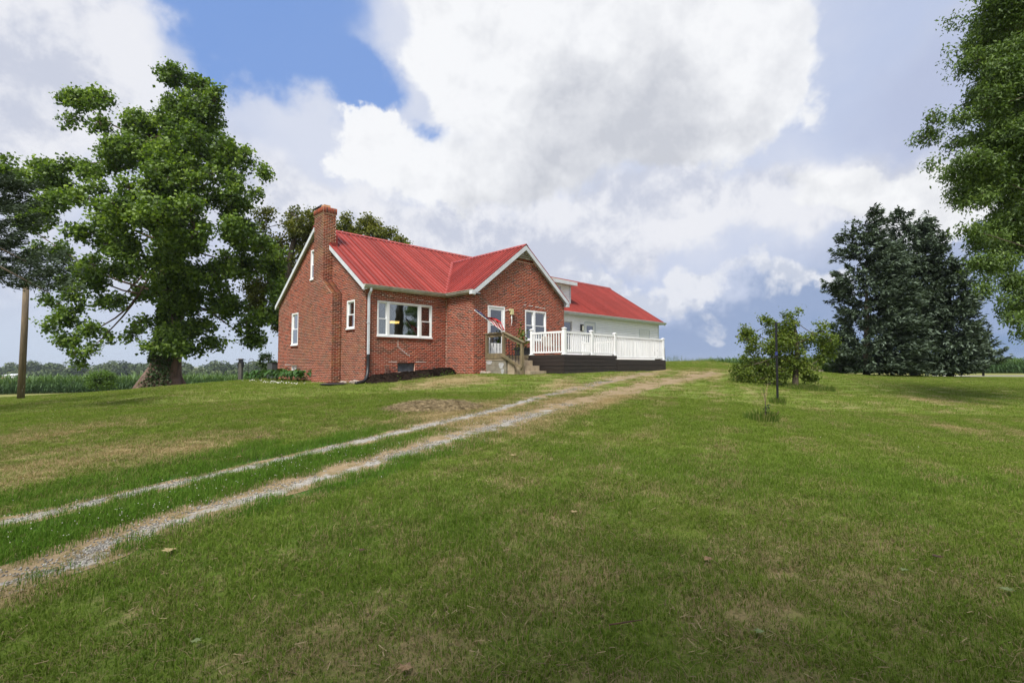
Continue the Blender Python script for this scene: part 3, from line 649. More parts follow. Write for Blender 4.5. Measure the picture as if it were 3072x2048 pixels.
def soldier(part, fm, a0, a1, z0, z1, nn=.02, pitch=.0686):
    k_ = max(1, int(round((a1-a0)/pitch))); p = (a1-a0)/k_
    for i in range(k_): BR.append((part, fm(a0+i*p+JT/2, -.004, z0), fm(a0+(i+1)*p-JT/2, nn, z1), .25))
# openings
HA_ = [(.49, 2.96, 1.085, 2.43), (1.39, 2.16, -.26, .105)]
HG = [(6.36, 7.14, .92, 2.42), (.80, 1.45, 1.385, 2.49), (4.25, 5.04, 3.75, 5.07), (6.44, 7.16, -.36, -.01)]
HWG = [(4.41, 5.35, .37, 2.42), (6.57, 7.93, 1.08, 2.40)]
EV, RZ, RV = 2.95, 6.0, 4.45             # eave and ridge of the main roof
OV = .15; SL = (RZ-EV)/(RV+OV)
gz = EV+OV*SL-.10
wall_g = wall_panel('side_wall', FU(0), 0, 8.9, ZB, gz, HG, (4.45, RZ-.12))
wall_a = wall_panel('front_wall', FV(0), T_, 3.7, ZB, 2.93, HA_)
wall_r = wall_panel('return_wall', FU(3.7), -1.81+T_, 0, ZB, 2.93, [])
wz = 2.95-.03
wall_w = wall_panel('entrance_wall', FV(-1.81), 3.7, 9.21, ZB, wz, HWG, (6.455, 5.08))
wall_e = MB().box((9.01, -1.81+T_, ZB), (9.21, 8.7, 2.93)).box((T_, 8.7, ZB), (9.21, 8.9, 2.93)).prism([(9.21, 0, 2.93), (9.21, 8.9, 2.93), (9.21, 4.45, RZ-.1)], (-.2, 0, 0)).build('rear_wall', M['mortar'], house)
bg_ = lambda z: (0, 9) if z < gz else ((z-gz)/(RZ-.12-gz)*4.45, 8.9-(z-gz)/(RZ-.12-gz)*4.45)
soot_g = lambda z, a: .25+.25*math.sin(a*1.3+z*.7)
lay(wall_g, FU(0), -.007, 8.9, -.72, 5.45, HG+[(1.9, 3.75, -2, 2.8), (2.85, 3.75, 2.8, 9)], bg_, soot_g)
lay(wall_a, FV(0), .002, 3.69, -.72, 2.90, HA_)
lay(wall_r, FU(3.7), -1.815, -.012, -.5, 2.90, [])
bw = lambda z: (3.6, 9.4) if z < wz else (3.7+(z-wz)/(5.08-wz)*2.755, 9.21-(z-wz)/(5.08-wz)*2.755)
lay(wall_w, FV(-1.81), 3.702, 9.21, -.5, 4.50, HWG, bw)
soldier(wall_w, FV(-1.81), 5.80, 7.11, 4.50, 4.60)
soldier(wall_a, FV(0), .47, 2.98, .985, 1.08, .035)
soldier(wall_g, FU(0), .78, 1.47, 1.30, 1.38, .03); soldier(wall_g, FU(0), 6.33, 7.17, .82, .915, .03)
# chimney
cu = -.40
chim = MB().box((cu, 1.90, ZB), (-.002, 3.75, 2.80)).prism([(cu, 1.90, 2.8), (-.002, 1.90, 2.8), (-.002, 3.75, 2.8), (cu, 3.75, 2.8)], (0, 0, .001))
chim.add([(cu, 1.9, 2.8), (-.002, 1.9, 2.8), (-.002, 2.83, 3.45), (cu, 2.83, 3.45), (cu, 3.75, 2.8), (-.002, 3.75, 2.8), (-.002, 3.75, 3.45), (cu, 3.75, 3.45)], [(0, 1, 2, 3), (0, 3, 7, 4), (1, 5, 6, 2), (4, 7, 6, 5), (3, 2, 6, 7)])
chim.box((cu, 2.85, 3.45), (.125, 3.75, 6.22)).box((cu-.03, 2.82, 6.22), (.155, 3.78, 6.47))
chim = chim.build('chimney', M['mortar'], house)
so_c = lambda z, a: min(1, .45+max(0, z-3)/6+.25*math.sin(a*3+z))
lay(chim, FU(cu), 1.895, 3.755, -.72, 2.80, [], None, lambda z, a: .2+.15*math.sin(z*1.7))
bs = lambda z: (1.90+(z-2.8)/.65*.93, 3.755)
lay(chim, FU(cu), 1.9, 3.755, 2.80, 3.45, [], bs, lambda z, a: .4)
lay(chim, FU(cu), 2.845, 3.755, 3.45, 6.21, [], None, so_c)
lay(chim, FV(1.9), cu+.004, -.012, -.72, 2.80, [], None, lambda z, a: .75)
lay(chim, FV(2.85), cu+.004, .12, 3.45, 6.21, [], None, lambda z, a: .6)
soldier(chim, FU(cu-.03), 2.82, 3.78, 6.235, 6.46, .008); soldier(chim, FV(2.82), cu-.03, .155, 6.235, 6.46, .008)
# sloped brick weathering on the chimney shoulder
for i in range(10):
    f0, f1 = i/10, (i+1)/10
    BR.append(None); BR[-1] = (chim, 'slope', (f0, f1), .8)
bmesh_cache = []
for s_ in range(8):
    me = bpy.data.meshes.new('brick'); me.from_pydata([(x-.5, y-.5, z-.5) for x, y, z in [(0, 0, 0), (1, 0, 0), (1, 1, 0), (0, 1, 0), (0, 0, 1), (1, 0, 1), (1, 1, 1), (0, 1, 1)]], [], BOXF)
    me.materials.append(M['brick']); a_ = me.attributes.new('shade', 'FLOAT', 'FACE'); a_.data.foreach_set('value', [(s_+.5)/8]*6)
    a_ = me.attributes.new('soot', 'FLOAT', 'FACE'); a_.data.foreach_set('value', [.15]*6); bmesh_cache.append(me)
camh = np.array([-HO[0]*HU[0]-HO[1]*HU[1], -HO[0]*HV[0]-HO[1]*HV[1], 0])
flat = [b_ for b_ in BR if b_[1] != 'slope']
lo = np.minimum([b_[1] for b_ in flat], [b_[2] for b_ in flat]); hi = np.maximum([b_[1] for b_ in flat], [b_[2] for b_ in flat]); ctr = (lo+hi)/2; sz = hi-lo
dst = np.linalg.norm(ctr-camh, axis=1); vis = (ctr[:, 2] > -.5)
view = (camh-ctr)/dst[:, None]; isv = sz[:, 1] < .06
area = np.where(isv, sz[:, 0]*sz[:, 2]*np.abs(view[:, 1]), sz[:, 1]*sz[:, 2]*np.abs(view[:, 0]))/dst**2*vis
pk = np.argsort(-area); single = set(pk[:300].tolist())
VV = []; SH = []; SO = []
for i, b_ in enumerate(flat):
    sh = min(1, max(0, random.gauss(.55, .22))); sh = random.uniform(0, .12) if random.random() < .13 else sh
    if i in single:
        o = bpy.data.objects.new('brick', bmesh_cache[int(min(7, sh*8))]); col.objects.link(o); o.parent = b_[0]
        o.location = Vector(ctr[i])-Vector((0, 0, ZB)); o.scale = sz[i]
    else:
        a_, c_ = lo[i], hi[i]; VV.append([(a_[0], a_[1], a_[2]), (c_[0], a_[1], a_[2]), (c_[0], c_[1], a_[2]), (a_[0], c_[1], a_[2]), (a_[0], a_[1], c_[2]), (c_[0], a_[1], c_[2]), (c_[0], c_[1], c_[2]), (a_[0], c_[1], c_[2])]); SH.append(sh); SO.append(max(0, b_[3]))
for b_ in BR:
    if b_[1] == 'slope':
        f0, f1 = b_[2][0]+.006, b_[2][1]-.006
        for h0, h1 in ((cu-.015, cu+.19), (cu+.2, 0)):
            P = []
            for dz in (.003, .014):
                for (f, u_) in ((f0, h0), (f0, h1), (f1, h1), (f1, h0)): P.append((u_, 1.9+.93*f-dz*.57, 2.8+.65*f+dz*.82))
            VV.append(P); SH.append(random.random()*.5); SO.append(.8)
VV = np.array(VV); nb = len(VV)
F = (np.array(BOXF)[None]+np.arange(nb)[:, None, None]*8).reshape(-1, 4)
o = fast_mesh('bricks', VV.reshape(-1, 3), F, M['brick'], {'shade': ('FACE', np.repeat(SH, 6)), 'soot': ('FACE', np.repeat(SO, 6))}, parent=house); tag(o, kind='stuff')
# mortar repairs: stepped crack and lintel lines
def fillet(name, segs, fm, w_=.018):
    mb = MB()
    for (a0, z0), (a1, z1) in segs: mbox(mb, fm, min(a0, a1)-w_/2, max(a0, a1)+w_/2, 0, .0085, min(z0, z1)-w_/2, max(z0, z1)+w_/2)
    return mb.build(name, M['patchmortar'], house)
pts = [(1.39, .98), (1.39, .69), (1.48, .69), (1.48, .62), (1.58, .62), (1.58, .55), (1.68, .55), (1.68, .48), (1.78, .48), (1.78, .41), (1.90, .41), (1.90, .34)]
fillet('stepped_mortar_repair', list(zip(pts[:-1], pts[1:])), FV(0))
fillet('mortar_line', [((1.0, .125), (1.36, .125)), ((2.2, .125), (2.68, .125))], FV(0))
fillet('mortar_line', [((6.8, 2.605), (7.05, 2.605)), ((7.2, 2.585), (7.42, 2.585)), ((7.5, 2.57), (7.62, 2.57)), ((7.7, 2.56), (7.86, 2.56)), ((6.5, 2.61), (6.62, 2.61))], FV(-1.81), .026)
random.seed(5)
fillet('mortar_line', [((x, 2.66-.02*x+random.uniform(-.02, .02)), (x+random.uniform(.01, .06), 2.66-.02*x)) for x in np.arange(.7, 3.1, .11) if random.random() < .75], FV(0), .014)
fillet('mortar_line', [((7.2, .02), (7.9, .02))], FU(0))
# roof
def slope_fn(origin, sdir, rdir, nrm):
    O_, s_, r_, n_ = map(Vector, (origin, sdir, rdir, nrm)); return lambda s, r, h: O_+s_*s+r_*r+n_*h
def panels(parent, fn, s0, s1, lo_, hi_, pitch, name='roof_panel', mat=None, rib=.045, minor=.008):
    k_ = int(round((s1-s0)/pitch)); p = (s1-s0)/k_; prof = [(0, 0), (.05, rib), (.20, rib), (.25, 0), (.58, 0), (.62, minor), (.70, minor), (.74, 0), (1, 0)]
    for i in range(k_):
        V = []; A = s0+i*p; sh = random.random()
        for q, h in prof:
            s = A+q*p; l_, h_ = lo_(s), hi_(s); l_ = min(l_, h_)
            V += [fn(s, l_, h), fn(s, h_, h)]
        F = [(2*j, 2*j+2, 2*j+3, 2*j+1) for j in range(len(prof)-1)]
        mesh_obj(name, V, F, mat or M['roof'], parent, attrs={'shade': ('FACE', [sh]*len(F))})
SLEN = math.hypot(RV+OV, RZ-EV); rd = Vector((0, (RV+OV)/SLEN, (RZ-EV)/SLEN)); nd = Vector((0, -rd.z, rd.y))
roof = MB()
th_ = .09
WE, WR, WZ = 3.55, 6.455, 5.2; W2 = 9.36; VT = -OV+(WZ-EV)/SL; FT_ = VT+OV; BV = 8.9+OV             # wing roof: eave u, ridge u, ridge z
roof.prism([(-.12, -OV, EV-.015), (WE, -OV, EV-.015), (6.455, VT, 5.2-.015), (6.455, RV, RZ-.015), (-.12, RV, RZ-.015)], (0, 0, -th_))
roof.prism([(6.455, VT, 5.2-.015), (9.3, -OV+.17, EV-.015+.11), (9.4, RV, RZ-.015), (6.455, RV, RZ-.015)], (0, 0, -th_))
roof.prism([(-.12, RV, RZ-.015), (9.4, RV, RZ-.015), (9.4, BV, EV-.015), (-.12, BV, EV-.015)], (0, 0, -th_))
roof.prism([(WE, -1.98, EV-.015), (WR, -1.98, WZ-.015), (WR, VT, WZ-.015), (WE, -OV, EV-.015)], (0, 0, -th_))
roof.prism([(W2, -1.98, EV-.015), (W2, -OV, EV-.015), (WR, VT, WZ-.015), (WR, -1.98, WZ-.015)], (0, 0, -th_))
roof = roof.build('roof', M['trim'], house)
fr_ = 4.16/5.645*SLEN/SLEN
Rw = math.hypot(WR-WE, WZ-EV)
def main_lo(s):
    if s <= WE: return 0
    if s <= WR: return (s-WE)/(WR-WE)*(FT_/(RV+OV))*SLEN
    if s <= W2: return (W2-s)/(W2-WR)*(FT_/(RV+OV))*SLEN
    return 0
panels(roof, slope_fn((0, -OV, EV), (1, 0, 0), rd, nd), -.15, 9.36, main_lo, lambda s: SLEN, .2286)
panels(roof, slope_fn((0, BV, EV), (1, 0, 0), (0, -rd.y, rd.z), (0, rd.z, rd.y)), -.15, 9.36, lambda s: 0, lambda s: SLEN, .46)
wd_ = Vector((WR-WE, 0, WZ-EV)).normalized()
panels(roof, slope_fn((WE, 0, EV), (0, 1, 0), wd_, (-wd_.z, 0, wd_.x)), -2.0, VT, lambda s: max(0, (s+OV)/FT_*Rw), lambda s: Rw, .2286)
panels(roof, slope_fn((W2+.01, 0, EV), (0, 1, 0), (-wd_.x, 0, wd_.z), (wd_.z, 0, wd_.x)), -2.0, VT, lambda s: max(0, (s+OV)/FT_*Rw), lambda s: Rw, .2286)
def flash(p, q, w_, mat=M['roofcap'], name='flashing', up=(0, 0, 1)): return MB().bar(p, q, w_, .012, up).build(name, mat, roof)
MB().bar((-.16, RV-.07, RZ+.0), (9.36, RV-.07, RZ+.0), .2, .012, nd).bar((-.16, RV+.07, RZ+.0), (9.36, RV+.07, RZ), .2, .012, (0, nd.z*.6, nd.z)).build('ridge_cap', M['roofcap'], roof)
MB().bar((WR-.055, -2.02, WZ), (WR-.055, VT-.05, WZ), .16, .012, (-wd_.z, 0, wd_.x)).bar((WR+.055, -2.02, WZ), (WR+.055, VT-.05, WZ), .16, .012, (wd_.z, 0, wd_.x)).build('ridge_cap', M['roofcap'], roof)
flash((WE+.02, -OV+.02, EV+.035), (WR-.02, VT-.02, WZ+.03), .16, name='valley_flashing', up=(-.5, -.5, .75))
MB().box((-.12, 2.74, 4.86), (.17, 2.845, 5.02)).box((.127, 2.80, 4.86), (.19, 3.8, 5.35)).build('chimney_flashing', M['roof'], roof)
# rake boards, soffit returns
def rake(pts_, off, thick, h, name='rake_board'):
    mb = MB()
    for p, q in zip(pts_[:-1], pts_[1:]):
        mb.prism([Vector(p), Vector(q), Vector(q)-Vector((0, 0, h)), Vector(p)-Vector((0, 0, h))], off)
    return mb.build(name, M['trim'], house)
rake([(-.10, -OV, EV-.02), (-.10, RV, RZ-.02)], (-.045, 0, 0), 0, .19); rake([(-.10, RV, RZ-.02), (-.10, BV, EV-.02)], (-.045, 0, 0), 0, .19)
rake([(WE, -1.97, EV-.02), (WR, -1.97, WZ-.02)], (0, -.04, 0), 0, .20); rake([(WR, -1.97, WZ-.02), (W2+.01, -1.97, EV-.02)], (0, -.04, 0), 0, .20)
rake([(WE+.15, -1.966, EV+.08), (WR, -1.966, WZ-.16)], (0, .155, 0), 0, .02, 'soffit'); rake([(WR, -1.966, WZ-.16), (9.21, -1.966, EV+.08)], (0, .155, 0), 0, .02, 'soffit')
bx('eave_return', (9.19, -2.01, EV-.22), (9.38, -1.82, EV-.03), M['trim'], house)
bx('eave_return', (-.148, -OV-.01, EV-.17), (-.005, -.02, EV-.02), M['trim'], house)
MB().prism([(-.10, -OV, EV-.11), (3.7, -OV, EV-.11), (3.7, -0.0, EV-.11), (-.10, 0, EV-.11)], (0, 0, -.02)).prism([(WE, -1.98, EV-.11), (3.7, -1.98, EV-.11), (3.7, -OV, EV-.11), (WE, -OV, EV-.11)], (0, 0, -.02)).build('soffit', M['gutter'], house)
bx('floodlight_bracket', (3.42, -2.02, EV-.18), (3.69, -1.85, EV-.03), M['trim'], house)
# gable vents
vent = MB().prism([(5.83, -1.80, 4.62), (7.08, -1.80, 4.62), (6.455, -1.80, 5.03)], (0, .02, 0)).build('gable_vent', M['black'], house)
for i in range(4):
    z_ = 4.63+i*.095; f = (z_-4.62)/.42; hwid = .60*(1-f); MB().bar((6.455-hwid, -1.85, z_+.025), (6.455+hwid, -1.85, z_+.025), .10, .014, (0, -.7, .7)).build('louvre', M['gutter'], vent)
vent2 = MB().prism([(-.004, 3.75, 5.40), (-.004, 4.95, 5.40), (-.004, 4.45, 5.80)], (-.004, 0, 0)).build('gable_vent', M['black'], house)
# gutters and downspout
gp = [(0, 0), (.035, -.0), (.05, .03), (.085, .045), (.10, .11), (.118, .115), (.118, .128), (.0, .128)]
def gutter(p, q, out, ext0=0, ext1=0, parent=house, mat=None, name='gutter'):
    p, q, out = Vector(p), Vector(q), Vector(out); d = (q-p).normalized()
    P0 = [p+out*a_+Vector((0, 0, b_-.13))-d*(a_*ext0) for a_, b_ in gp]; P1 = [q+out*a_+Vector((0, 0, b_-.13))+d*(a_*ext1) for a_, b_ in gp]; n_ = len(gp)
    return mesh_obj(name, P0+P1, [tuple(range(n_))[::-1], tuple(range(n_, 2*n_))]+[(i, (i+1) % n_, n_+(i+1) % n_, n_+i) for i in range(n_)], mat or M['gutter'], parent)
gutter((-.14, -OV-.01, EV+.01), (WE-.01, -OV-.01, EV+.01), (0, -1, 0), 0, -1); gutter((WE-.01, -OV-.01, EV+.01), (WE-.01, -1.97, EV+.01), (-1, 0, 0), -1, 0)
ds = MB(); P_ = [(.12, -.21, 2.84), (.12, -.20, 2.72), (.115, -.09, 2.60), (.11, -.075, 2.50), (.11, -.075, .38)]
for a_, b_ in zip(P_[:-1], P_[1:]): ds.bar(a_, b_, .075, .06, (0, -1, .02))
ds = ds.build('downspout', M['trim'], house)
bx('bracket', (.06, -.115, 1.55), (.16, -.02, 1.58), M['trim'], ds)
hp = [(.11, -.075, .40), (.11, -.08, .1), (.08, -.12, -.15), (.0, -.22, -.38), (-.16, -.35, -.55), (-.42, -.50, -.61), (-.62, -.60, -.63)]
ribs = catmull(hp, 14); MB().tube([tuple(p) for p in ribs], [.055+.006*(i % 2) for i in range(len(ribs))], 10).build('drain_hose', M['black'], ds, smooth=True)
# windows
def bar_rect(mb, fm, a0, a1, z0, z1, w_, n0, n1):
    mbox(mb, fm, a0, a1, n0, n1, z1-w_, z1); mbox(mb, fm, a0, a1, n0, n1, z0, z0+w_)
    mbox(mb, fm, a0, a0+w_, n0, n1, z0+w_, z1-w_); mbox(mb, fm, a1-w_, a1, n0, n1, z0+w_, z1-w_); return mb
def sash_unit(win, fm, a0, a1, z0, z1, n0, double=True, w_=.035, mid=.5, curtain=True):
    if double:
        zm = z0+(z1-z0)*mid
        o_ = bar_rect(MB(), fm, a0, a1, zm-.018, z1, w_, n0-.045, n0-.012).build('sash', M['white'], win)
        o_ = bar_rect(MB(), fm, a0, a1, z0, zm+.018, w_, n0-.012+.001, n0+.02).build('sash', M['white'], win)
        mbox(MB(), fm, a0+w_, a1-w_, n0-.032, n0-.026, zm+.0, z1-w_).build('pane', M['glass'], win)
        mbox(MB(), fm, a0+w_, a1-w_, n0+.001, n0+.007, z0+w_, zm).build('pane', M['glass'], win)
    else:
        bar_rect(MB(), fm, a0, a1, z0, z1, w_, n0-.03, n0+.012).build('sash', M['white'], win)
        mbox(MB(), fm, a0+w_, a1-w_, n0-.012, n0-.006, z0+w_, z1-w_).build('pane', M['glass'], win)
def window(fm, a0, a1, z0, z1, parent=house, units=None, fw=.055, mat=None, n_=.012, label=None):
    mb = bar_rect(MB(), fm, a0, a1, z0, z1, fw, -.09, n_)
    mbox(mb, fm, a0-.015, a1+.015, .0, .045, z0-.02, z0+.035)
    win = mb.build('window', mat or M['white'], parent)
    if label: win['label'] = label
    units = units or [(a0+fw, a1-fw, True)]
    for i, (x, y, d) in enumerate(units):
        if i: mbox(MB(), fm, units[i-1][1], x, -.085, n_+.004, z0+fw, z1-fw).build('mullion', M['white'], win)
        sash_unit(win, fm, x, y, z0+fw, z1-fw, -.03, d)
    return win
window(FV(0), .49, 2.96, 1.085, 2.43, units=[(.545, .90, True), (1.0, 2.33, False), (2.44, 2.90, True)], label='wide picture window between two narrow sashes')
window(FU(0), 6.36, 7.14, .92, 2.42); window(FU(0), .80, 1.45, 1.385, 2.49); window(FU(0), 4.25, 5.04, 3.75, 5.07, label='narrow attic window beside the chimney')
window(FV(-1.81), 6.57, 7.93, 1.08, 2.40, units=[(6.625, 7.09, True), (7.21, 7.875, True)], label='twin sash window right of the entrance door')
g1 = bar_rect(MB(), FV(0), 1.39, 2.16, -.30, .105, .02, -.12, -.06).build('basement_window', M['steel'], house)
for i in range(3): mbox(MB(), FV(0), 1.412+i*.245, 1.65+i*.245, -.10, -.07, -.28, .085).build('glass_block', M['galv'], g1)
g2 = bar_rect(MB(), FU(0), 6.44, 7.16, -.36, -.01, .025, -.12, -.05).build('basement_window', M['white'], house)
mbox(MB(), FU(0), 6.465, 7.135, -.10, -.09, -.33, -.035).build('pane', M['glass'], g2); mbox(MB(), FU(0), 6.79, 6.82, -.09, -.05, -.33, -.035).build('mullion', M['white'], g2)
# entrance storm door
fm = FV(-1.81)
door = bar_rect(MB(), fm, 4.41, 5.35, .37, 2.42, .05, -.10, .02).build('door', M['white'], house)
mb = bar_rect(MB(), fm, 4.462, 5.298, .425, 2.368, .11, -.045, -.01); mbox(mb, fm, 4.572, 5.188, -.045, -.01, .535, .90); mbox(mb, fm, 4.572, 5.188, -.042, -.012, 1.62, 1.65); mb.build('storm_door', M['white'], door)
mbox(MB(), fm, 4.572, 5.188, -.032, -.026, .90, 2.258).build('pane', M['glass'], door)
mbox(MB(), fm, 4.47, 5.29, -.14, -.11, .42, 2.36).build('inner_door', M['white'], door)
ov = [(4.86+.13*math.cos(t), 1.87+.30*math.sin(t)) for t in np.linspace(0, 2*math.pi, 25)[:-1]]
MB().prism([fm(a_, -.105, z_) for a_, z_ in ov], Vector(fm(0, .012, 0))-Vector(fm(0, 0, 0))).build('oval_light', M['steel'], door)
MB().tube([fm(4.505, -.01, 1.33), fm(4.505, .05, 1.33), fm(4.505, .05, 1.22), fm(4.505, -.01, 1.20)], .012, 6).build('handle', M['black'], door)
# porch light with dangling cord, cable, corner floodlight, gas pipe
pl_ = mbox(MB(), fm, 5.60, 5.79, 0.007, .09, 2.27, 2.37)
mbox(pl_, fm, 5.64, 5.76, .02, .14, 2.13, 2.28); pl_ = pl_.build('porch_light', M['cream'], house)
MB().tube([fm(5.70, .06, 2.13), fm(5.69, .07, 1.95), fm(5.71, .065, 1.85), fm(5.69, .06, 1.72), fm(5.68, .06, 1.66)], [.022, .026, .016, .007, .005], 6).build('cord', M['white'], pl_)
MB().tube([fm(5.36, .02, 2.27), fm(5.48, .03, 2.31), fm(5.61, .03, 2.33)], .009, 5).build('conduit', M['white'], pl_)
MB().tube([fm(3.72, .04, 2.85), fm(4.05, .03, 2.66), fm(4.42, .02, 2.46)], .006, 5).build('cable', M['gutter'], house)
MB().tube([(3.62, -2.02, 2.80), (3.74, -2.14, 2.78)], [.05, .055], 10).build('floodlight', M['black'], house)
mb = MB().tube([(.84, -.05, -.4), (.84, -.05, -.05), (.80, -.05, -.03), (.99, -.05, -.03), (.95, -.05, -.05), (.95, -.05, -.4)], .018, 7).build('gas_pipe', M['sycbark'], house)
# flues on the chimney
MB().box((-.33, 2.98, 6.47), (-.06, 3.26, 6.60)).build('flue', M['terracotta'], chim)
MB().box((-.33, 3.42, 6.47), (-.10, 3.66, 6.58)).prism([(-.42, 3.28, 6.56), (-.02, 3.28, 6.56), (-.12, 3.40, 6.68), (-.32, 3.40, 6.68)], (0, .02, 0)).add([(-.46, 3.24, 6.55), (.02, 3.24, 6.55), (.02, 3.86, 6.55), (-.46, 3.86, 6.55), (-.22, 3.5, 6.74)], [(0, 1, 4), (1, 2, 4), (2, 3, 4), (3, 0, 4), (3, 2, 1, 0)]).build('flue_cap', M['black'], chim)
# rooms behind the glass
MB().box((.2, 3.6, .36), (9.0, 3.7, 2.6)).box((T_, .2, .3), (9.0, 3.6, .36)).box((T_, .2, 2.6), (9.0, 8.7, 2.66)).box((3.9, -1.6, 2.6), (9.0, .2, 2.66)).box((3.9, -1.6, .30), (9.0, .2, .355)).box((.9, 1.5, .36), (.95, 3.6, 2.6)).box((5.5, -1.2, .36), (5.56, 3.6, 2.6)).build('interior_wall', M['room'], house)
lamp = MB().tube([(1.76, .95, 2.6), (1.76, .95, 1.86)], .01, 6).build('pendant_lamp', M['black'], house)
MB().box((1.58, .82, 1.70), (1.94, 1.08, 1.78)).build('lamp_shade', M['glow'], lamp)
for a0, a1 in ((.56, .60), (.84, .90), (2.46, 2.50), (2.83, 2.89)): bx('curtain', (a0, .14, 1.1), (a1+.02, .17, 2.40), M['curtain'], house)

# ---------------------------------------------------------------- white siding addition
AZ0 = -.35
add = hroot('siding_addition', 9.21, .3, AZ0)
tag(add, 'long white clapboard addition with red ribbed roof and a shed dormer', 'house extension')
AV, AE, AR = .30, 2.86, 5.72
DH = [(11.45, 12.40, .80, 2.40), (13.55, 14.50, .30, 2.42), (19.3, 20.5, 1.1, 2.30)]
fa_ = FV(AV)
mb = MB()
A_ = sorted({9.22, 21.7, *[h[0] for h in DH[:2]], *[h[1] for h in DH[:2]]})
for i in range(len(A_)-1):
    Zs = [AZ0, 2.86]; h = [h for h in DH[:2] if h[0] <= A_[i] < h[1]]
    if h: mbox(mb, fa_, A_[i], A_[i+1], -.15, 0, AZ0, h[0][2]); mbox(mb, fa_, A_[i], A_[i+1], -.15, 0, h[0][3], 2.86)
    else: mbox(mb, fa_, A_[i], A_[i+1], -.15, 0, AZ0, 2.86)
mb.box((21.55, AV, AZ0), (21.7, 8.6, 2.86)).box((9.22, 8.45, AZ0), (21.55, 8.6, 2.86)).prism([(21.7, .3, 2.86), (21.7, 8.6, 2.86), (21.7, 4.45, 5.6)], (-.15, 0, 0))
aw = mb.build('wall', M['white'], add)
def siding(parent, fm, a0, a1, z0, z1, holes, ex=.108, clip=None):
    z = z0
    while z < z1-.02:
        zt = min(z+ex, z1); segs = [(a0, a1)]
        for h in holes:
            if h[2]-.03 < z+ex/2 < h[3]+.03: segs = [s for (x, y) in segs for s in ((x, min(y, h[0]-.05)), (max(x, h[1]+.05), y)) if s[1]-s[0] > .05]
        for x, y in segs:
            mesh_obj('siding_board', [fm(x, .002, z), fm(y, .002, z), fm(y, .034, z+.006), fm(x, .034, z+.006), fm(x, .024, z+ex*.5), fm(y, .024, z+ex*.5), fm(x, .005, zt-.002), fm(y, .005, zt-.002)],
                     [(0, 1, 2, 3), (3, 2, 5, 4), (4, 5, 7, 6), (0, 3, 4, 6), (1, 7, 5, 2)], M['siding'], parent)
        z += ex
siding(aw, fa_, 9.22, 21.62, -.30, 2.80, DH)
siding(aw, FU(-21.7) if False else (lambda a, n_, z: (21.7+n_, a, z)), .35, 8.5, -.3, 2.80, [])
bx('corner_board', (21.62, AV-.035, AZ0), (21.735, AV-.001, 2.80), M['trim'], add)
w1 = bar_rect(MB(), fa_, 11.40, 12.45, .75, 2.45, .07, 0, .03).build('window', M['white'], add); sash_unit(w1, fa_, 11.47, 12.38, .82, 2.38, -.01)
d2 = bar_rect(MB(), fa_, 13.50, 14.55, .28, 2.46, .06, 0, .035).build('door', M['trim'], add)
mb = bar_rect(MB(), fa_, 13.562, 14.488, .30, 2.395, .16, -.04, .01); mbox(mb, fa_, 13.722, 14.328, -.04, .01, .46, .80); mb.build('door_leaf', M['white'], d2)
mbox(MB(), fa_, 13.722, 14.328, -.02, -.014, .80, 2.235).build('pane', M['glass'], d2)
MB().tube([fa_(13.62, .01, 1.30), fa_(13.62, .06, 1.30)], .02, 8).build('handle', M['steel'], d2)
pn = bar_rect(MB(), fa_, 19.27, 20.53, 1.0, 2.33, .035, 0, .03).build('blocked_window', M['trim'], add)
z = 1.04
for i in range(10): bx('siding_board', fa_(19.307, .002, 1.04+i*.125), fa_(20.493, .014, 1.155+i*.125), M['white'], pn)
wl = mbox(MB(), fa_, 13.13, 13.33, 0, .10, 1.90, 2.27).build('wall_lantern', M['black'], add)
mbox(MB(), fa_, 13.19, 13.345, .04, .125, 1.92, 2.20).build('lamp_glass', M['lamp_white'], wl)
# roof of the addition
ASL = math.hypot(4.45, AR-AE); ard = Vector((0, 4.45/ASL, (AR-AE)/ASL)); and_ = Vector((0, -ard.z, ard.y))
aroof = MB().prism([(9.42, 0, AE-.015), (22.08, 0, AE-.015), (22.08, 4.45, AR-.015), (9.42, 4.45, AR-.015)], (0, 0, -.1)).prism([(9.42, 8.9, AE-.015), (9.42, 4.45, AR-.015), (22.08, 4.45, AR-.015), (22.08, 8.9, AE-.015)], (0, 0, -.1)).build('roof', M['trim'], add)
panels(aroof, slope_fn((0, 0, AE), (1, 0, 0), ard, and_), 9.42, 22.12, lambda s: 0, lambda s: ASL, .157, rib=.034, minor=.0)
panels(aroof, slope_fn((0, 8.9, AE), (1, 0, 0), (0, -ard.y, ard.z), (0, ard.z, ard.y)), 9.42, 22.12, lambda s: 0, lambda s: ASL, .8)
MB().bar((9.42, 4.39, AR+.012), (22.14, 4.39, AR+.012), .2, .012, and_).bar((9.42, 4.51, AR+.012), (22.14, 4.51, AR+.012), .2, .012, (0, ard.z, ard.y)).build('ridge_cap', M['roofcap'], aroof)
MB().prism([(22.08, 0, AE-.02), (22.08, 4.45, AR-.02), (22.08, 4.45, AR-.2), (22.08, 0, AE-.2)], (.04, 0, 0)).prism([(22.08, 4.45, AR-.02), (22.08, 8.9, AE-.02), (22.08, 8.9, AE-.2), (22.08, 4.45, AR-.2)], (.04, 0, 0)).build('rake_board', M['trim'], add)
gutter((9.30, -.01, AE+.01), (22.12, -.01, AE+.01), (0, -1, 0), parent=add, mat=M['trim'])
bx('soffit', (9.23, .0, AE-.135), (22.0, .3, AE-.115), M['trim'], add)
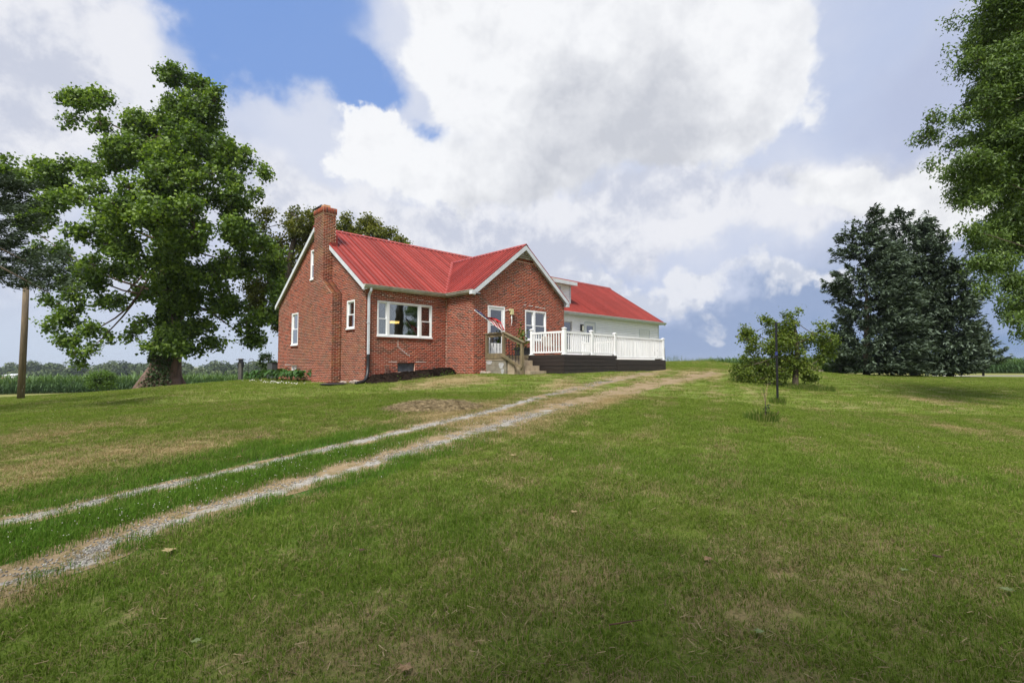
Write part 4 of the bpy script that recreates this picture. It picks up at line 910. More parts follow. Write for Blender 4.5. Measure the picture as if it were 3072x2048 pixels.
# shed dormer
dm = MB().box((9.6, 1.0, 3.30), (13.13, 1.12, 4.62)).prism([(13.13, 1.0, 3.45), (13.13, 1.0, 4.62), (13.13, 4.3, 5.62), (13.13, 4.3, 5.6)], (-.1, 0, 0)).build('dormer', M['siding'], add)
fd = FV(1.0)
siding(dm, fd, 9.6, 13.05, 3.45, 4.52, [(11.1, 12.38, 3.5, 4.50)])
bx('corner_board', (13.04, .96, 3.42), (13.16, .999, 4.55), M['trim'], dm)
bar_rect(MB(), fd, 11.15, 12.35, 3.68, 4.48, .07, 0, .035).build('window_frame', M['white'], dm)
mbox(MB(), fd, 11.22, 12.28, .006, .012, 3.75, 4.41).build('pane', M['glass'], dm); mbox(MB(), fd, 11.2, 12.3, .001, .005, 3.73, 4.43).build('blind', M['curtain'], dm)
MB().prism([(9.5, .68, 4.66), (13.35, .68, 4.66), (13.35, 4.45, 5.75), (9.5, 4.45, 5.75)], (0, 0, .04)).build('dormer_roof', M['shingle'], dm)
bx('fascia', (9.5, .64, 4.50), (13.36, .679, 4.69), M['trim'], dm); bx('soffit', (9.5, .68, 4.52), (13.35, 1.0, 4.54), M['trim'], dm)

# ---------------------------------------------------------------- stoop and steps
stoop = hroot('porch_steps', 4.85, -3.0, -.36)
tag(stoop, 'concrete block stoop with three concrete steps and weathered timber handrail', 'steps')
core = MB().box((4.31, -3.0, -.5), (5.38, -1.84, .19)).build('base', M['mortar'], stoop)
def blocks(fm, a0, a1, z0, z1, rows=3, L_=.40):
    hgt = (z1-z0)/rows
    for r_ in range(rows):
        a = a0-(L_/2 if r_ % 2 else 0)
        while a < a1-.02:
            p, q = max(a, a0)+.005, min(a+L_, a1)-.005; a += L_
            if q-p > .03: mbox(MB(), fm, p, q, -.02, .022+random.uniform(0, .004), z0+r_*hgt+.005, z0+(r_+1)*hgt-.005).build('block', M['block'], stoop)
blocks(FU(4.31), -3.02, -1.84, -.42, .19); blocks(FV(-3.0), 4.31, 5.38, -.42, .19)
mb = MB()
for cy, cz, ry, rz_ in ((-2.05, .10, .16, .09), (-2.75, -.02, .13, .14), (-2.82, -.24, .08, .12)):
    mb.prism([(4.284, cy+ry*math.cos(t)*(1+.25*math.sin(3*t)), cz+rz_*math.sin(t)*(1+.2*math.cos(2*t))) for t in np.linspace(0, 6.283, 15)[:-1]], (-.006, 0, 0))
mb.build('cement_patch', M['plaster'], stoop)
bx('slab', (4.27, -3.07, .19), (5.44, -1.825, .26), M['concrete'], stoop)
MB().box((4.25, -3.09, .262), (5.45, -1.83, .375)).build('deck_board', M['oldwood'], stoop)
for i, zt in enumerate((.185, -.02, -.215)):
    y1_, y0_ = -3.09-.36*i, -3.09-.36*(i+1)
    bx('step', (4.42 if i else 4.30, y0_, -.55), (5.31, y1_-.002, zt), M['concrete'], stoop)
pu = 4.30
def post(y_, z0, z1, w_=.10, u_=pu): return bx('post', (u_-w_/2, y_-w_/2, z0), (u_+w_/2, y_+w_/2, z1), M['oldwood'], stoop)
post(-1.90, .375, 1.22); post(-2.88, .375, 1.24); post(-3.87, -.42, .80)
rl = MB().bar((pu, -1.83, 1.16), (pu, -2.93, 1.17), .04, .12).bar((pu, -1.83, 1.25), (pu, -2.98, 1.265), .14, .035).build('handrail', M['oldwood'], stoop)
MB().bar((pu, -2.83, 1.19), (pu, -3.93, .76), .045, .11).bar((pu, -2.90, 1.27), (pu, -4.0, .83), .14, .035).build('handrail', M['oldwood'], stoop)
MB().bar((pu, -1.93, .42), (pu, -2.83, .42), .04, .09).bar((pu-.07, -2.83, .40), (pu-.07, -3.92, -.10), .04, .10).build('bottom_rail', M['oldwood'], stoop)
def baluster(y_, z0, z1, tilt=0):
    prof = [.011, .011, .018, .010, .014, .011, .018, .011, .011]; zs = np.linspace(z0, z1, 9)
    MB().tube([(pu, y_+tilt*(z_-z0), z_) for z_ in zs], prof, 6).build('baluster', M['steel'], stoop)
for i, y_ in enumerate((-2.10, -2.28, -2.48, -2.66)): baluster(y_, .46 if i != 1 else .70, 1.12)
for i in range(5):
    y_ = -3.02-.17*i; zt = 1.14-.39*(-y_-2.88); zb = .38-.46*(-y_-2.88); baluster(y_, zb+(.0 if i != 0 else .3), zt, .03)

# ---------------------------------------------------------------- deck
deck = hroot('deck', 9.3, -4.85, -.36)
tag(deck, 'low deck with dark brown board skirt and white vinyl railing', 'deck')
for i in range(12): bx('deck_plank', (5.58, -4.80+i*.235, .372), (8.98, -4.80+(i+1)*.235-.008, .402), M['oldwood'], deck)
for i in range(20): bx('deck_plank', (9.0, -4.80+i*.24, .215), (13.1, -4.80+(i+1)*.24-.008, .245), M['oldwood'], deck)
for i in range(8): bx('deck_plank', (5.58, -1.80+i*.24, .372), (9.0, -1.80+(i+1)*.24-.008, .402), M['oldwood'], deck) if False else None
bx('deck_frame', (5.62, -4.82, -.45), (8.97, -1.85, .37), M['darkwood'], deck); bx('deck_frame', (9.0, -4.82, -.4), (13.08, .2, .213), M['darkwood'], deck)
random.seed(9)
zr = np.linspace(-.46, .395, 7)
for i in range(6):                      # skirt boards, front and side
    z0_, z1_ = zr[i]+random.uniform(.002, .012), zr[i+1]-.004
    cuts = [5.52, 7.25+random.uniform(-.6, .6), 8.99]
    for a_, b_ in zip(cuts[:-1], cuts[1:]):
        t_ = random.uniform(-.006, .006); MB().prism([(a_+.003, -4.875, z0_+t_), (b_-.003, -4.875, z0_-t_), (b_-.003, -4.868, z1_), (a_+.003, -4.868, z1_)], (0, .03, 0)).build('skirt_board', M['darkwood'], deck)
    MB().box((5.52-.001, -4.866, z0_), (5.55, -3.10, z1_)).build('skirt_board', M['darkwood'], deck)
for z0_, z1_ in ((-.42, -.22), (-.21, .0), (.01, .235)):
    for a_, b_ in ((9.0, 11.1), (11.1, 13.12)): bx('skirt_board', (a_+.002, -4.872, z0_), (b_-.002, -4.845, z1_), M['darkwood'], deck)
    bx('skirt_board', (13.10, -4.84, z0_), (13.13, .1, z1_), M['darkwood'], deck)
def vpost(u_, v_, z0, zt, w_=.105):
    p = bx('railing_post', (u_-w_/2, v_-w_/2, z0), (u_+w_/2, v_+w_/2, zt-.05), M['white'], deck)
    MB().box((u_-.075, v_-.075, zt-.05), (u_+.075, v_+.075, zt-.028)).add([(u_-.07, v_-.07, zt-.028), (u_+.07, v_-.07, zt-.028), (u_+.07, v_+.07, zt-.028), (u_-.07, v_+.07, zt-.028), (u_-.02, v_-.02, zt), (u_+.02, v_-.02, zt), (u_+.02, v_+.02, zt), (u_-.02, v_+.02, zt)], BOXF).build('post_cap', M['white'], p)
    MB().box((u_-.085, v_-.085, z0), (u_+.085, v_+.085, z0+.03)).build('post_skirt', M['white'], p)
vpost(5.60, -3.14, .40, 1.45); vpost(5.63, -4.79, .40, 1.43, .12); vpost(7.32, -4.79, .40, 1.40); vpost(8.95, -4.79, .40, 1.37); vpost(13.02, -4.79, .245, 1.30); vpost(13.02, -.0, .245, 1.30)
def section(p, q, zt, zb, pitch=.125, bw_=.036):
    p, q = Vector(p), Vector(q); L_ = (q-p).length; d = (q-p).normalized(); n_ = int(L_/pitch)
    MB().bar((p.x, p.y, zt-.04), (q.x, q.y, zt-.04), .055, .075).build('top_rail', M['white'], deck)
    MB().bar((p.x, p.y, zb+.03), (q.x, q.y, zb+.03), .045, .06).build('bottom_rail', M['white'], deck)
    for i in range(n_):
        c_ = p+d*(L_*(i+.5)/n_); bx('baluster', (c_.x-bw_/2, c_.y-bw_/2, zb+.06), (c_.x+bw_/2, c_.y+bw_/2, zt-.078), M['white'], deck)
section((5.60, -3.20, 0), (5.63, -4.73, 0), 1.30, .47); section((5.69, -4.79, 0), (7.27, -4.79, 0), 1.29, .47); section((7.37, -4.79, 0), (8.90, -4.79, 0), 1.28, .45)
section((9.0, -4.79, 0), (12.97, -4.79, 0), 1.25, .30, .118); section((13.02, -4.74, 0), (13.02, -.06, 0), 1.25, .30)
section((9.05, -4.58, 0), (10.9, -4.58, 0), 1.20, .30, .118)

# things on and round the deck
pt = hroot('planter_box', 5.9, -2.9, .402)
tag(pt, 'black plastic planter with a leafy green plant beside the stoop', 'planter')
pb = MB().box((5.56, -2.62, .402), (6.2, -2.2, .70)).box((5.52, -2.66, .67), (6.24, -2.16, .72)).build('pot', M['black'], pt)
def leaves(name, centers, size, mat, seed=0, droop=.3, parent=None, aspect=.8, up=.3, shades=None, outdir=None, outw=0.0, kind=4):
    """many leaf faces: centers (n,3)"""
    rg = np.random.default_rng(seed); n_ = len(centers); C = np.asarray(centers, float)
    nrm = rg.normal(0, 1, (n_, 3)); nrm[:, 2] = np.abs(nrm[:, 2])+up; nrm /= np.linalg.norm(nrm, axis=1)[:, None]
    d = rg.normal(0, 1, (n_, 3)); d[:, 2] -= droop
    if outdir is not None: d = d*(1-outw)+outdir*outw*2
    d -= nrm*np.sum(d*nrm, 1)[:, None]; d /= np.linalg.norm(d, axis=1)[:, None]+1e-9
    s_ = np.cross(nrm, d); L_ = size*rg.uniform(.6, 1.25, n_); W_ = L_*aspect*.5
    a = C; b = C+d*(L_*.45)[:, None]+s_*W_[:, None]+nrm*(L_*.10)[:, None]; c_ = C+d*L_[:, None]-nrm*(L_*.12)[:, None]; e_ = C+d*(L_*.45)[:, None]-s_*W_[:, None]+nrm*(L_*.10)[:, None]
    V = np.stack([a, b, c_, e_], 1).reshape(-1, 3); F = np.arange(n_)[:, None]*4+np.array([[0, 1, 2, 3]])
    F = np.concatenate([F[:, [0, 1, 2]], F[:, [0, 2, 3]]], 1).reshape(-1, 3)
    sh = np.clip((rg.random(n_)*.6+.2) if shades is None else shades+rg.normal(0, .13, n_), 0, 1)
    return fast_mesh(name, V, F, mat, {'shade': ('FACE', np.repeat(sh, 2))}, parent=parent, off=OFF[parent.name] if parent else None)
c0 = np.array([(5.78, -2.4, 1.0)])+rng.normal(0, 1, (260, 3))*(.13, .10, .30)
leaves('foliage', c0, .10, M['leaf_lime'], 3, parent=pt)
ch = hroot('patio_chair', 7.1, -3.2, .402)
tag(ch, 'tan sling patio chair standing behind the white railing', 'chair')
MB().bar((6.75, -3.0, .80), (7.35, -3.0, .80), .5, .03).build('seat', M['stone'], ch); MB().bar((7.05, -2.72, .82), (7.05, -2.6, 1.22), .6, .025, (0, 1, 0)).build('backrest', M['stone'], ch)
for a_, b_ in ((6.78, -3.22), (7.32, -3.22), (6.78, -2.76), (7.32, -2.76)): MB().tube([(a_, b_, .402), (a_, b_, .80)], .014, 6).build('leg', M['steel'], ch)
# hose reel with hoop at far end
hr = hroot('hose_reel', 13.5, -4.3, .1)
tag(hr, 'black hose reel with a thin wire hoop beyond the far end of the deck', 'hose reel')
bx('body', (13.28, -4.5, .22), (13.48, -4.2, .38), M['black'], hr); bx('bracket', (13.14, -4.6, -.3), (13.4, -4.3, .22), M['black'], hr)
MB().tube([(13.32, -4.34+.16*math.cos(t), .56+.16*math.sin(t)) for t in np.linspace(0, 6.283, 17)], .035, 6, caps=False).build('reel', M['black'], hr)
MB().tube([(13.4, -4.3, .3), (13.4, -4.3, .85), (13.5, -4.32, .93), (13.75, -4.35, .93), (13.9, -4.4, .85), (13.95, -4.4, .10), (13.95, -4.4, -.3)], .010, 6).build('hoop', M['steel'], hr)

# flag on its staff, held by the stoop handrail
tip = Vector(at(1424, 931, 18.55)); foot = Vector(hw(4.30, -2.88, 1.27))
fl = wroot('flag', *foot); tag(fl, 'small stars and stripes flag furled and blowing on a white staff at the stoop rail', 'flag')
MB().tube([foot, tip], .012, 8).build('staff', M['white'], fl); 
bm_ = MB(); 
def ico(c_, r_, seed=0, rough=.0, sub=1, sq=1.0):
    b = bmesh.new(); bmesh.ops.create_icosphere(b, subdivisions=sub, radius=r_); V = [v.co.copy() for v in b.verts]; F = [tuple(v.index for v in f.verts) for f in b.faces]; b.free(); r__ = random.Random(seed)
    return [Vector(c_)+Vector((v.x, v.y, v.z*sq))*(1+r__.uniform(-rough, rough)) for v in V], F
bm_.add(*ico(tip, .025)); bm_.build('finial', M['white'], fl, smooth=True)
ax = (foot-tip); L_ = ax.length; ax.normalize(); upv = Vector((ray(1500, 900)-ray(1500, 1000))); side_ = (upv-ax*upv.dot(ax)).normalized(); toward = ax.cross(side_).normalized()
ns, nt_ = 56, 24; V = []
for i in range(ns+1):
    s_ = i/ns
    wdt = .035+.03*s_+.24*math.sin(min(1, max(0, (s_-.30)/.55))*math.pi*.5)*(1 if s_ < .80 else max(.15, 1-(s_-.80)/.16*.75))
    if s_ < .4: wdt = .075+.06*s_
    for j in range(nt_+1):
        t = j/nt_; rip = .035*math.sin(t*9+s_*11)+.02*math.sin(t*17-s_*7)
        V.append(tip+ax*(L_*(.02+.93*s_)+.10*t*(s_-.4))+side_*(wdt*t-.01+.015*math.sin(s_*13)*t)+toward*(rip*(.35+s_)*(.4+t)))
for nm in ('flag_red', 'flag_white', 'flag_blue'):
    F = []
    for i in range(ns):
        for j in range(nt_):
            s_ = (i+.5)/ns; t = (j+.5)/nt_
            if s_ < .40+.06*math.sin(t*5): c_ = 'flag_white' if ((i*7+j*5) % 13 == 0 or (i % 6 == 2 and j % 6 in (1, 2))) else 'flag_blue'
            else: c_ = 'flag_red' if (int((t*.9+s_*.8+.12*math.sin(s_*9))*7.5) % 2 == 0 or (t > .7 and s_ < .8)) else 'flag_white'
            if c_ == nm: a_ = i*(nt_+1)+j; F.append((a_, a_+nt_+1, a_+nt_+2, a_+1))
    o = mesh_obj('canton' if nm == 'flag_blue' else ('stripe' if nm == 'flag_red' else 'white_field'), V, F, M[nm], fl, smooth=True)

# ---------------------------------------------------------------- mulch bed, rocks, hostas
def hg(u, v): p = hw(u, v); return hz1(p[0], p[1])
mb_v = []; nu, nv = 60, 14
for i in range(nu+1):
    for j in range(nv+1):
        u_ = -.35+4.35*i/nu; f = j/nv; v_ = -.02-f*(1.1-.08*u_)*(1+.22*f*float(fbm([u_], [3.0], 88, 2.2, 3)[0]-.4)*2) if u_ < 3.66 else -.02-f*.6
        u2 = min(u_, 3.66); p = hw(u2, v_); b_ = math.sin(min(1, f*1.02)*math.pi)**.7*.5+.5*(1-f)
        e_ = min(1, i/8, (nu-i)/5+.05); V0 = hz1(p[0], p[1])-.03+(.34*b_+.09*fbm([u_*3], [v_*3], 50, 2.0, 4)[0])*e_*(1 if f < .98 else 0)
        mb_v.append((p[0], p[1], V0))
F = [(i*(nv+1)+j, (i+1)*(nv+1)+j, (i+1)*(nv+1)+j+1, i*(nv+1)+j+1) for i in range(nu) for j in range(nv)]
fast_mesh('mulch_bed', mb_v, F, M['mulch'], smooth=True)['kind'] = 'structure'
rg = np.random.default_rng(4); u_ = rg.uniform(-.2, 3.6, 2600); v_ = -rg.uniform(.05, .95, 2600); q = np.array([hw(a_, b_) for a_, b_ in zip(u_, v_)])
arr = np.array(mb_v); gi = np.clip(((u_+.35)/4.35*nu).astype(int), 0, nu); gj = np.clip((-v_/(1.1-.08*u_)*nv).astype(int), 0, nv); zz = arr[gi*(nv+1)+gj, 2]
chips = bits('mulch_chips', np.c_[q[:, 0], q[:, 1], zz+.006], .035, M['mulch'], seed=9, squash=.6)
wc = []
for a_ in (.9, 1.9, 2.15, 2.9, 3.2, 3.75):
    p = hw(a_, -.85); zc = hz1(p[0], p[1])+.07; wc.append(np.array([p[0], p[1], zc])+rg.normal(0, 1, (60, 3))*(.10, .10, .05))
o = leaves('bed_weeds', np.concatenate(wc), .05, M['leaf_lime'], 5); tag(o, kind='stuff')
def rock(u_, v_, r_, seed, label, mat='stone', sq=.65):
    p = hw(u_, v_); z_ = hz1(p[0], p[1]); b = MB().add(*ico((p[0], p[1], z_+r_*.35), r_, seed, .22, 2, sq)); o = b.build('rock', M[mat]); tag(o, label, 'rock', 'rocks at the foot of the brick wall'); return o
rock(-.55, .55, .13, 1, 'squared tan stone lying between chimney foot and drain hose', sq=.6); rock(-.30, .35, .11, 2, 'small grey-brown rock tucked against the house corner'); rock(-.35, -.05, .14, 3, 'pinkish rock just left of the black drain hose', sq=.8)
rock(3.95, -2.05, .12, 5, 'reddish rock at the foot of the brick corner left of the stoop'); rock(4.12, -2.2, .11, 6, 'flat tan rock leaning against the stoop base', sq=.5)
p = hw(-.95, .35); o = MB().add(*ico((p[0], p[1], hz1(p[0], p[1])+.04), .5, 3, .05, 2, .12)).build('black_mat', M['black']); o.scale = (1, 1, 1); tag(o, 'flat black plastic splash mat on the grass by the chimney foot', 'mat')
# hostas along the side wall
random.seed(3)
def hosta(u_, v_, s_, label):
    p = hw(u_, v_); z_ = hz1(p[0], p[1]); rt = wroot('hosta_plant', p[0], p[1], z_); tag(rt, label, 'plant', 'broad-leaved plants along the side wall')
    V = []; F = []; S_ = []
    for i in range(26):
        a = random.uniform(0, 6.283); r0 = s_*random.uniform(.15, .55); h0 = s_*random.uniform(.45, .95); L_ = s_*random.uniform(.35, .55); W_ = L_*.36; d = Vector((math.cos(a), math.sin(a), 0)); sd_ = Vector((-d.y, d.x, 0)); st_ = d*r0+Vector((0, 0, h0))
        pts_ = [st_, st_+d*L_*.35+sd_*W_+Vector((0, 0, .02)), st_+d*L_*.75+sd_*W_*.6-Vector((0, 0, L_*.2)), st_+d*L_-Vector((0, 0, L_*.55)), st_+d*L_*.75-sd_*W_*.6-Vector((0, 0, L_*.2)), st_+d*L_*.35-sd_*W_+Vector((0, 0, .02)), st_+d*L_*.5-Vector((0, 0, L_*.12))]
        b_ = len(V); V += [tuple(Vector((p[0], p[1], z_))+q_) for q_ in pts_]; F += [(b_+6, b_+k2, b_+(k2+1) % 6) for k2 in range(6)]; sh = random.random(); S_ += [sh]*6
        b_ = len(V); bp = Vector((p[0], p[1], z_)); V += [tuple(bp+sd_*.008), tuple(bp-sd_*.008), tuple(bp+st_)]; F.append((b_, b_+1, b_+2)); S_.append(.3)
    mesh_obj('foliage', V, F, M['hosta'], rt, attrs={'shade': ('FACE', S_)})
for i, (u_, v_, s_, lb) in enumerate([(-.45, 4.4, .55, 'dark leafy hosta nearest the chimney on the side wall'), (-.5, 5.0, .5, 'second hosta out from the chimney on the side wall'), (-.5, 5.7, .55, 'hosta just right of the small side basement window'), (-.6, 6.5, .5, 'hosta under the small side basement window'), (-.55, 7.3, .62, 'tallest hosta just left of the small basement window'), (-.65, 8.1, .5, 'hosta near the rear corner of the side wall'), (-.8, 8.9, .5, 'hosta at the rear corner of the brick house'), (-1.0, 9.7, .45, 'bright hosta farthest left beyond the house corner')]): hosta(u_, v_, s_, lb)
x = np.array([hw(u_, v_) for u_, v_ in zip(rg.uniform(-1.6, -1.0, 60), rg.uniform(2, 9.5, 60))]); bits('white_pebbles', np.c_[x[:, 0], x[:, 1], hz(x[:, 0], x[:, 1])+.04], .035, M['patchmortar'], seed=44)
a0 = hroot('air_conditioner', .2, 9.6, -.7); tag(a0, 'grey metal air conditioner box behind the rear corner of the brick house', 'air conditioner')
bx('cabinet', (-.15, 9.25, -.7), (.55, 9.95, .10), M['ac'], a0); bx('top_cover', (-.17, 9.23, .102), (.57, 9.97, .13), M['steel'], a0)

# ---------------------------------------------------------------- trees
def lobes_to_world(L_, Y, f=1.3061):
    o_ = []
    for (x, y, rx, ry, *dd) in L_:
        d_ = dd[0] if dd else 0; den = dd[1] if len(dd) > 1 else 1.0; p = at(x*f, y*f, Y+d_); k_ = f*(Y+d_)/FPX*1.0; o_.append((p, rx*k_, ry*k_, den))
    return o_
def split_lobes(L_, k_, size, spread, seed):
    rg_ = np.random.default_rng(seed); o_ = []
    for (p, rx, ry, den) in L_:
        n_ = max(2, int(round(k_*math.sqrt(rx*ry)/1.4))) if k_ > 0 else -k_
        for i in range(n_):
            a = rg_.uniform(0, 6.283); q = spread*math.sqrt(rg_.random()); m_ = (rx*ry)**.5
            o_.append((p+np.array([math.cos(a)*q*rx, rg_.uniform(-.5, .5)*rx, math.sin(a)*q*ry]), max(.16, size*rg_.uniform(.6, 1.25)*(rx*.4+m_*.6)), max(.14, size*rg_.uniform(.6, 1.2)*(ry*.4+m_*.6)), den))
    return o_
def tree(name, label, cat, base, trunk, lobes, leaf, mat, barkmat, nleaf, clump=.55, per=34, seed=1, group=None, up=.3, droop=.4, aspect=.8, limb_from=.35, conifer=False, twigs=True, limb_r=.09, depth=.8, limb_skip=1):
    rg = np.random.default_rng(seed); root = wroot(name, *base); tag(root, label, cat, group); kt = min(1, limb_r/.06)
    tp = np.array([t[:3] for t in trunk], float); tr_ = [t[3] for t in trunk]
    mb = MB(); sm = catmull([tuple(t) for t in tp], 5); rr = np.interp(np.linspace(0, 1, len(sm)), np.linspace(0, 1, len(tr_)), tr_)
    mb.tube([tuple(p) for p in sm], [float(r_) for r_ in rr], 14)
    mb.build('trunk', barkmat, root, smooth=True)
    br = MB(); CC = []; SH_ = []; OD = []; tot = sum(l[1]*l[2]*l[3] for l in lobes); zmax = max(l[0][2] for l in lobes)
    for li_, (c_, rx, ry, den) in enumerate(lobes):
        # limb from trunk to lobe
        dz = c_[2]-(abs(c_[0]-tp[0][0])*.35+ry*.5); i = int(np.argmin(np.abs(tp[:, 2]-max(dz, tp[0][2]+(tp[-1][2]-tp[0][2])*.30)))); s_ = tp[i]
        i = min(len(tp)-1, i+int(rg.integers(0, 2)))
        s_ = tp[i]
        if not conifer and li_ % limb_skip == 0:
            midp = (s_+c_)/2+np.array([0, 0, -.08*np.linalg.norm(c_-s_)])+rg.normal(0, .25*kt, 3); r0 = min(tr_[i]*.55, limb_r*1.6)
            cr = catmull([tuple(s_), tuple(midp), tuple(c_)], 4); br.tube([tuple(p) for p in cr], [float(x) for x in np.linspace(r0, .025*kt, len(cr))], 6, caps=False)
        ncl = max(2, int(nleaf*rx*ry*den/tot/per)); rz = rx*depth
        v = rg.normal(0, 1, (ncl, 3)); v /= np.linalg.norm(v, axis=1)[:, None]; rad = rg.uniform(.35, 1.0, ncl)**.6; cl = c_+v*rad[:, None]*np.array([rx, rz, ry])
        if not conifer and twigs:
            for q in cl[::2]: br.tube([tuple(c_+(q-c_)*.1), tuple((c_+q)/2+rg.normal(0, .15*kt, 3)), tuple(q)], [.03*kt, .02*kt, .008*kt], 4, caps=False)
        for q in cl:
            n_ = int(per*rg.uniform(.6, 1.4)); od = q-np.array([tp[0][0], tp[0][1], q[2]-.1]); nn_ = np.linalg.norm(od)+1e-6; od = od/nn_
            if conifer:
                L2 = clump*rg.uniform(.8, 1.6); t = rg.random(n_)**.8; dv = od+np.array([0, 0, rg.uniform(-.15, .55)]); dv /= np.linalg.norm(dv)
                sidev = np.cross(dv, (0, 0, 1)); sidev /= np.linalg.norm(sidev)+1e-9
                p_ = q+dv*(t*L2*1.2)[:, None]+sidev*(rg.normal(0, 1, n_)*(1-t)*L2*.42)[:, None]+np.array([0, 0, 1])*(rg.normal(0, 1, n_)*L2*.10-.1*(1-t)*L2)[:, None]
                dd_ = np.tile(dv, (n_, 1))
            else:
                p_ = q+rg.normal(0, 1, (n_, 3))*clump*np.array([.48, .48, .42]); dd_ = np.tile(od, (n_, 1))
            CC.append(p_); OD.append(dd_); SH_.append(np.full(n_, np.clip(rg.normal(.45, .19), 0, 1))+np.clip((p_[:, 2]-q[2])/clump, -1, 1)*.10+((t-.5)*.45 if conifer else 0))  # clump tops toned lighter; spruce tips lightened in colour as if lit from above
    CC = np.concatenate(CC); SH_ = np.concatenate(SH_); OD = np.concatenate(OD)
    if br.V: br.build('branches', barkmat, root, smooth=True)
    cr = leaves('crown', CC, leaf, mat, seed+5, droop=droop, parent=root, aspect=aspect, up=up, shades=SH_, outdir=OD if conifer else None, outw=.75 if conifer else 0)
    return root
# the sycamore
sb = at(482, 1168, 38.0)
syc_l = [(425, 190, 55, 45), (455, 235, 55, 50), (400, 240, 45, 50), (455, 290, 60, 40), (350, 300, 55, 40, 1), (500, 300, 42, 36), (190, 215, 48, 28), (155, 245, 32, 36), (225, 250, 60, 32), (290, 290, 60, 32), (170, 285, 32, 20),
         (300, 345, 85, 42, -2), (390, 345, 70, 45, -2), (470, 360, 75, 45, -3), (545, 355, 60, 42), (600, 395, 38, 26), (570, 420, 36, 26), (120, 385, 65, 36), (50, 395, 50, 32), (95, 440, 62, 40), (20, 370, 26, 18, 0), (190, 420, 60, 42, -3), (230, 385, 55, 30, -1),
         (330, 420, 80, 50, -5), (420, 430, 70, 50, -4), (500, 440, 65, 48, -3), (555, 480, 50, 45, -1), (60, 500, 50, 40, 1), (150, 490, 75, 34, -4), (240, 480, 80, 40, -6), (330, 500, 90, 45, -6), (430, 510, 70, 50, -5), (510, 530, 62, 48, -3), (570, 560, 45, 50, -1),
         (110, 560, 50, 36, 0), (200, 560, 80, 42, -4), (300, 570, 85, 45, -5), (390, 580, 70, 50, -4), (480, 600, 65, 48, -2), (560, 630, 60, 48, 0), (610, 680, 45, 50, 0), (150, 620, 50, 34, 0), (240, 640, 70, 36, -1), (330, 650, 60, 40, 1), (420, 660, 55, 50, 0, 1.3), (520, 690, 55, 45, 0), (590, 740, 42, 38, 0), (560, 780, 35, 22, 0),
         (130, 690, 32, 24, 0), (190, 690, 52, 34, 0), (270, 700, 50, 32, -1), (170, 740, 50, 30, 0), (135, 785, 26, 22, 0), (185, 790, 32, 24, 0), (235, 770, 40, 26, 0), (300, 755, 32, 24, 0), (400, 730, 48, 50, -1, 1.6), (360, 740, 36, 30, -1), (390, 790, 44, 40, -1.5, 1.9), (355, 800, 26, 22, -1.5, 1.3), (440, 800, 20, 26, -1, 1.5), (500, 770, 40, 26, 0), (455, 745, 40, 28, 0), (185, 832, 8, 12, 0), (150, 800, 30, 26, 0), (215, 800, 24, 18, 0), (120, 740, 26, 24, 0), (590, 770, 30, 24, 0), (640, 700, 25, 50, 2), (640, 600, 30, 60, 2)]
S38 = lambda x, y, dy=0: tuple(at(x*1.3061, y*1.3061, 38.0+dy))
tree('sycamore_tree', 'large ivy-clad sycamore with thick reddish flared trunk left of the brick house', 'tree', sb,
     [(*S38(373, 896), 1.72), (*S38(376, 868), 1.25), (*S38(381, 838), 1.02), (*S38(388, 780), .90), (*S38(395, 680), .80), (*S38(385, 560), .62), (*S38(400, 430), .42), (*S38(420, 320), .26), (*S38(430, 210), .10)],
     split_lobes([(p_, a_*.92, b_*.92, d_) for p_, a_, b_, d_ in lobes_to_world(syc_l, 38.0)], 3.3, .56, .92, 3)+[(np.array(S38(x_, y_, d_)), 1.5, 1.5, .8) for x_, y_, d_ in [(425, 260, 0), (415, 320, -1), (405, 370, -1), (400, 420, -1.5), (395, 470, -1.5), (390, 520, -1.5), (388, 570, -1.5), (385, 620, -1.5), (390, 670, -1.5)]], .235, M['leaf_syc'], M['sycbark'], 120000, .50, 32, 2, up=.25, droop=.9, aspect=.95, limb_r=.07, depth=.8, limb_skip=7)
# buttress roots and ivy at its foot
b3 = S38(371, 896); rt = bpy.data.objects['sycamore_tree']
for i, a_ in enumerate((.3, 1.4, 2.6, 3.6, 4.4, 5.3)):
    d = Vector((math.cos(a_), math.sin(a_), 0)); MB().tube([Vector(b3)+d*.55+Vector((0, 0, 1.7)), Vector(b3)+d*1.05+Vector((0, 0, .75)), Vector(b3)+d*1.55+Vector((0, 0, .1)), Vector(b3)+d*2.0+Vector((0, 0, -.35))], [.35, .40, .30, .1], 8).build('root', M['sycbark'], rt, smooth=True)
a_ = rg.uniform(-1.3, .9, 5200); zz = rg.uniform(-.3, 9, 5200); tpz = np.interp(zz, [0, .9, 1.9, 3.8, 7.2, 11], [1.72, 1.3, 1.05, .92, .84, .7])+.12; kp = (zz > 2.2) | (a_ > -.35)
cx = b3[0]+np.interp(zz, [0, 1.9, 3.8, 7.2], [0, .3, .6, .8]); iv = np.c_[cx+tpz*np.sin(a_), b3[1]-tpz*np.cos(a_), b3[2]+zz][kp]
leaves('ivy', iv+rg.normal(0, .06, iv.shape), .17, M['ivy'], 8, parent=rt, droop=1.2)
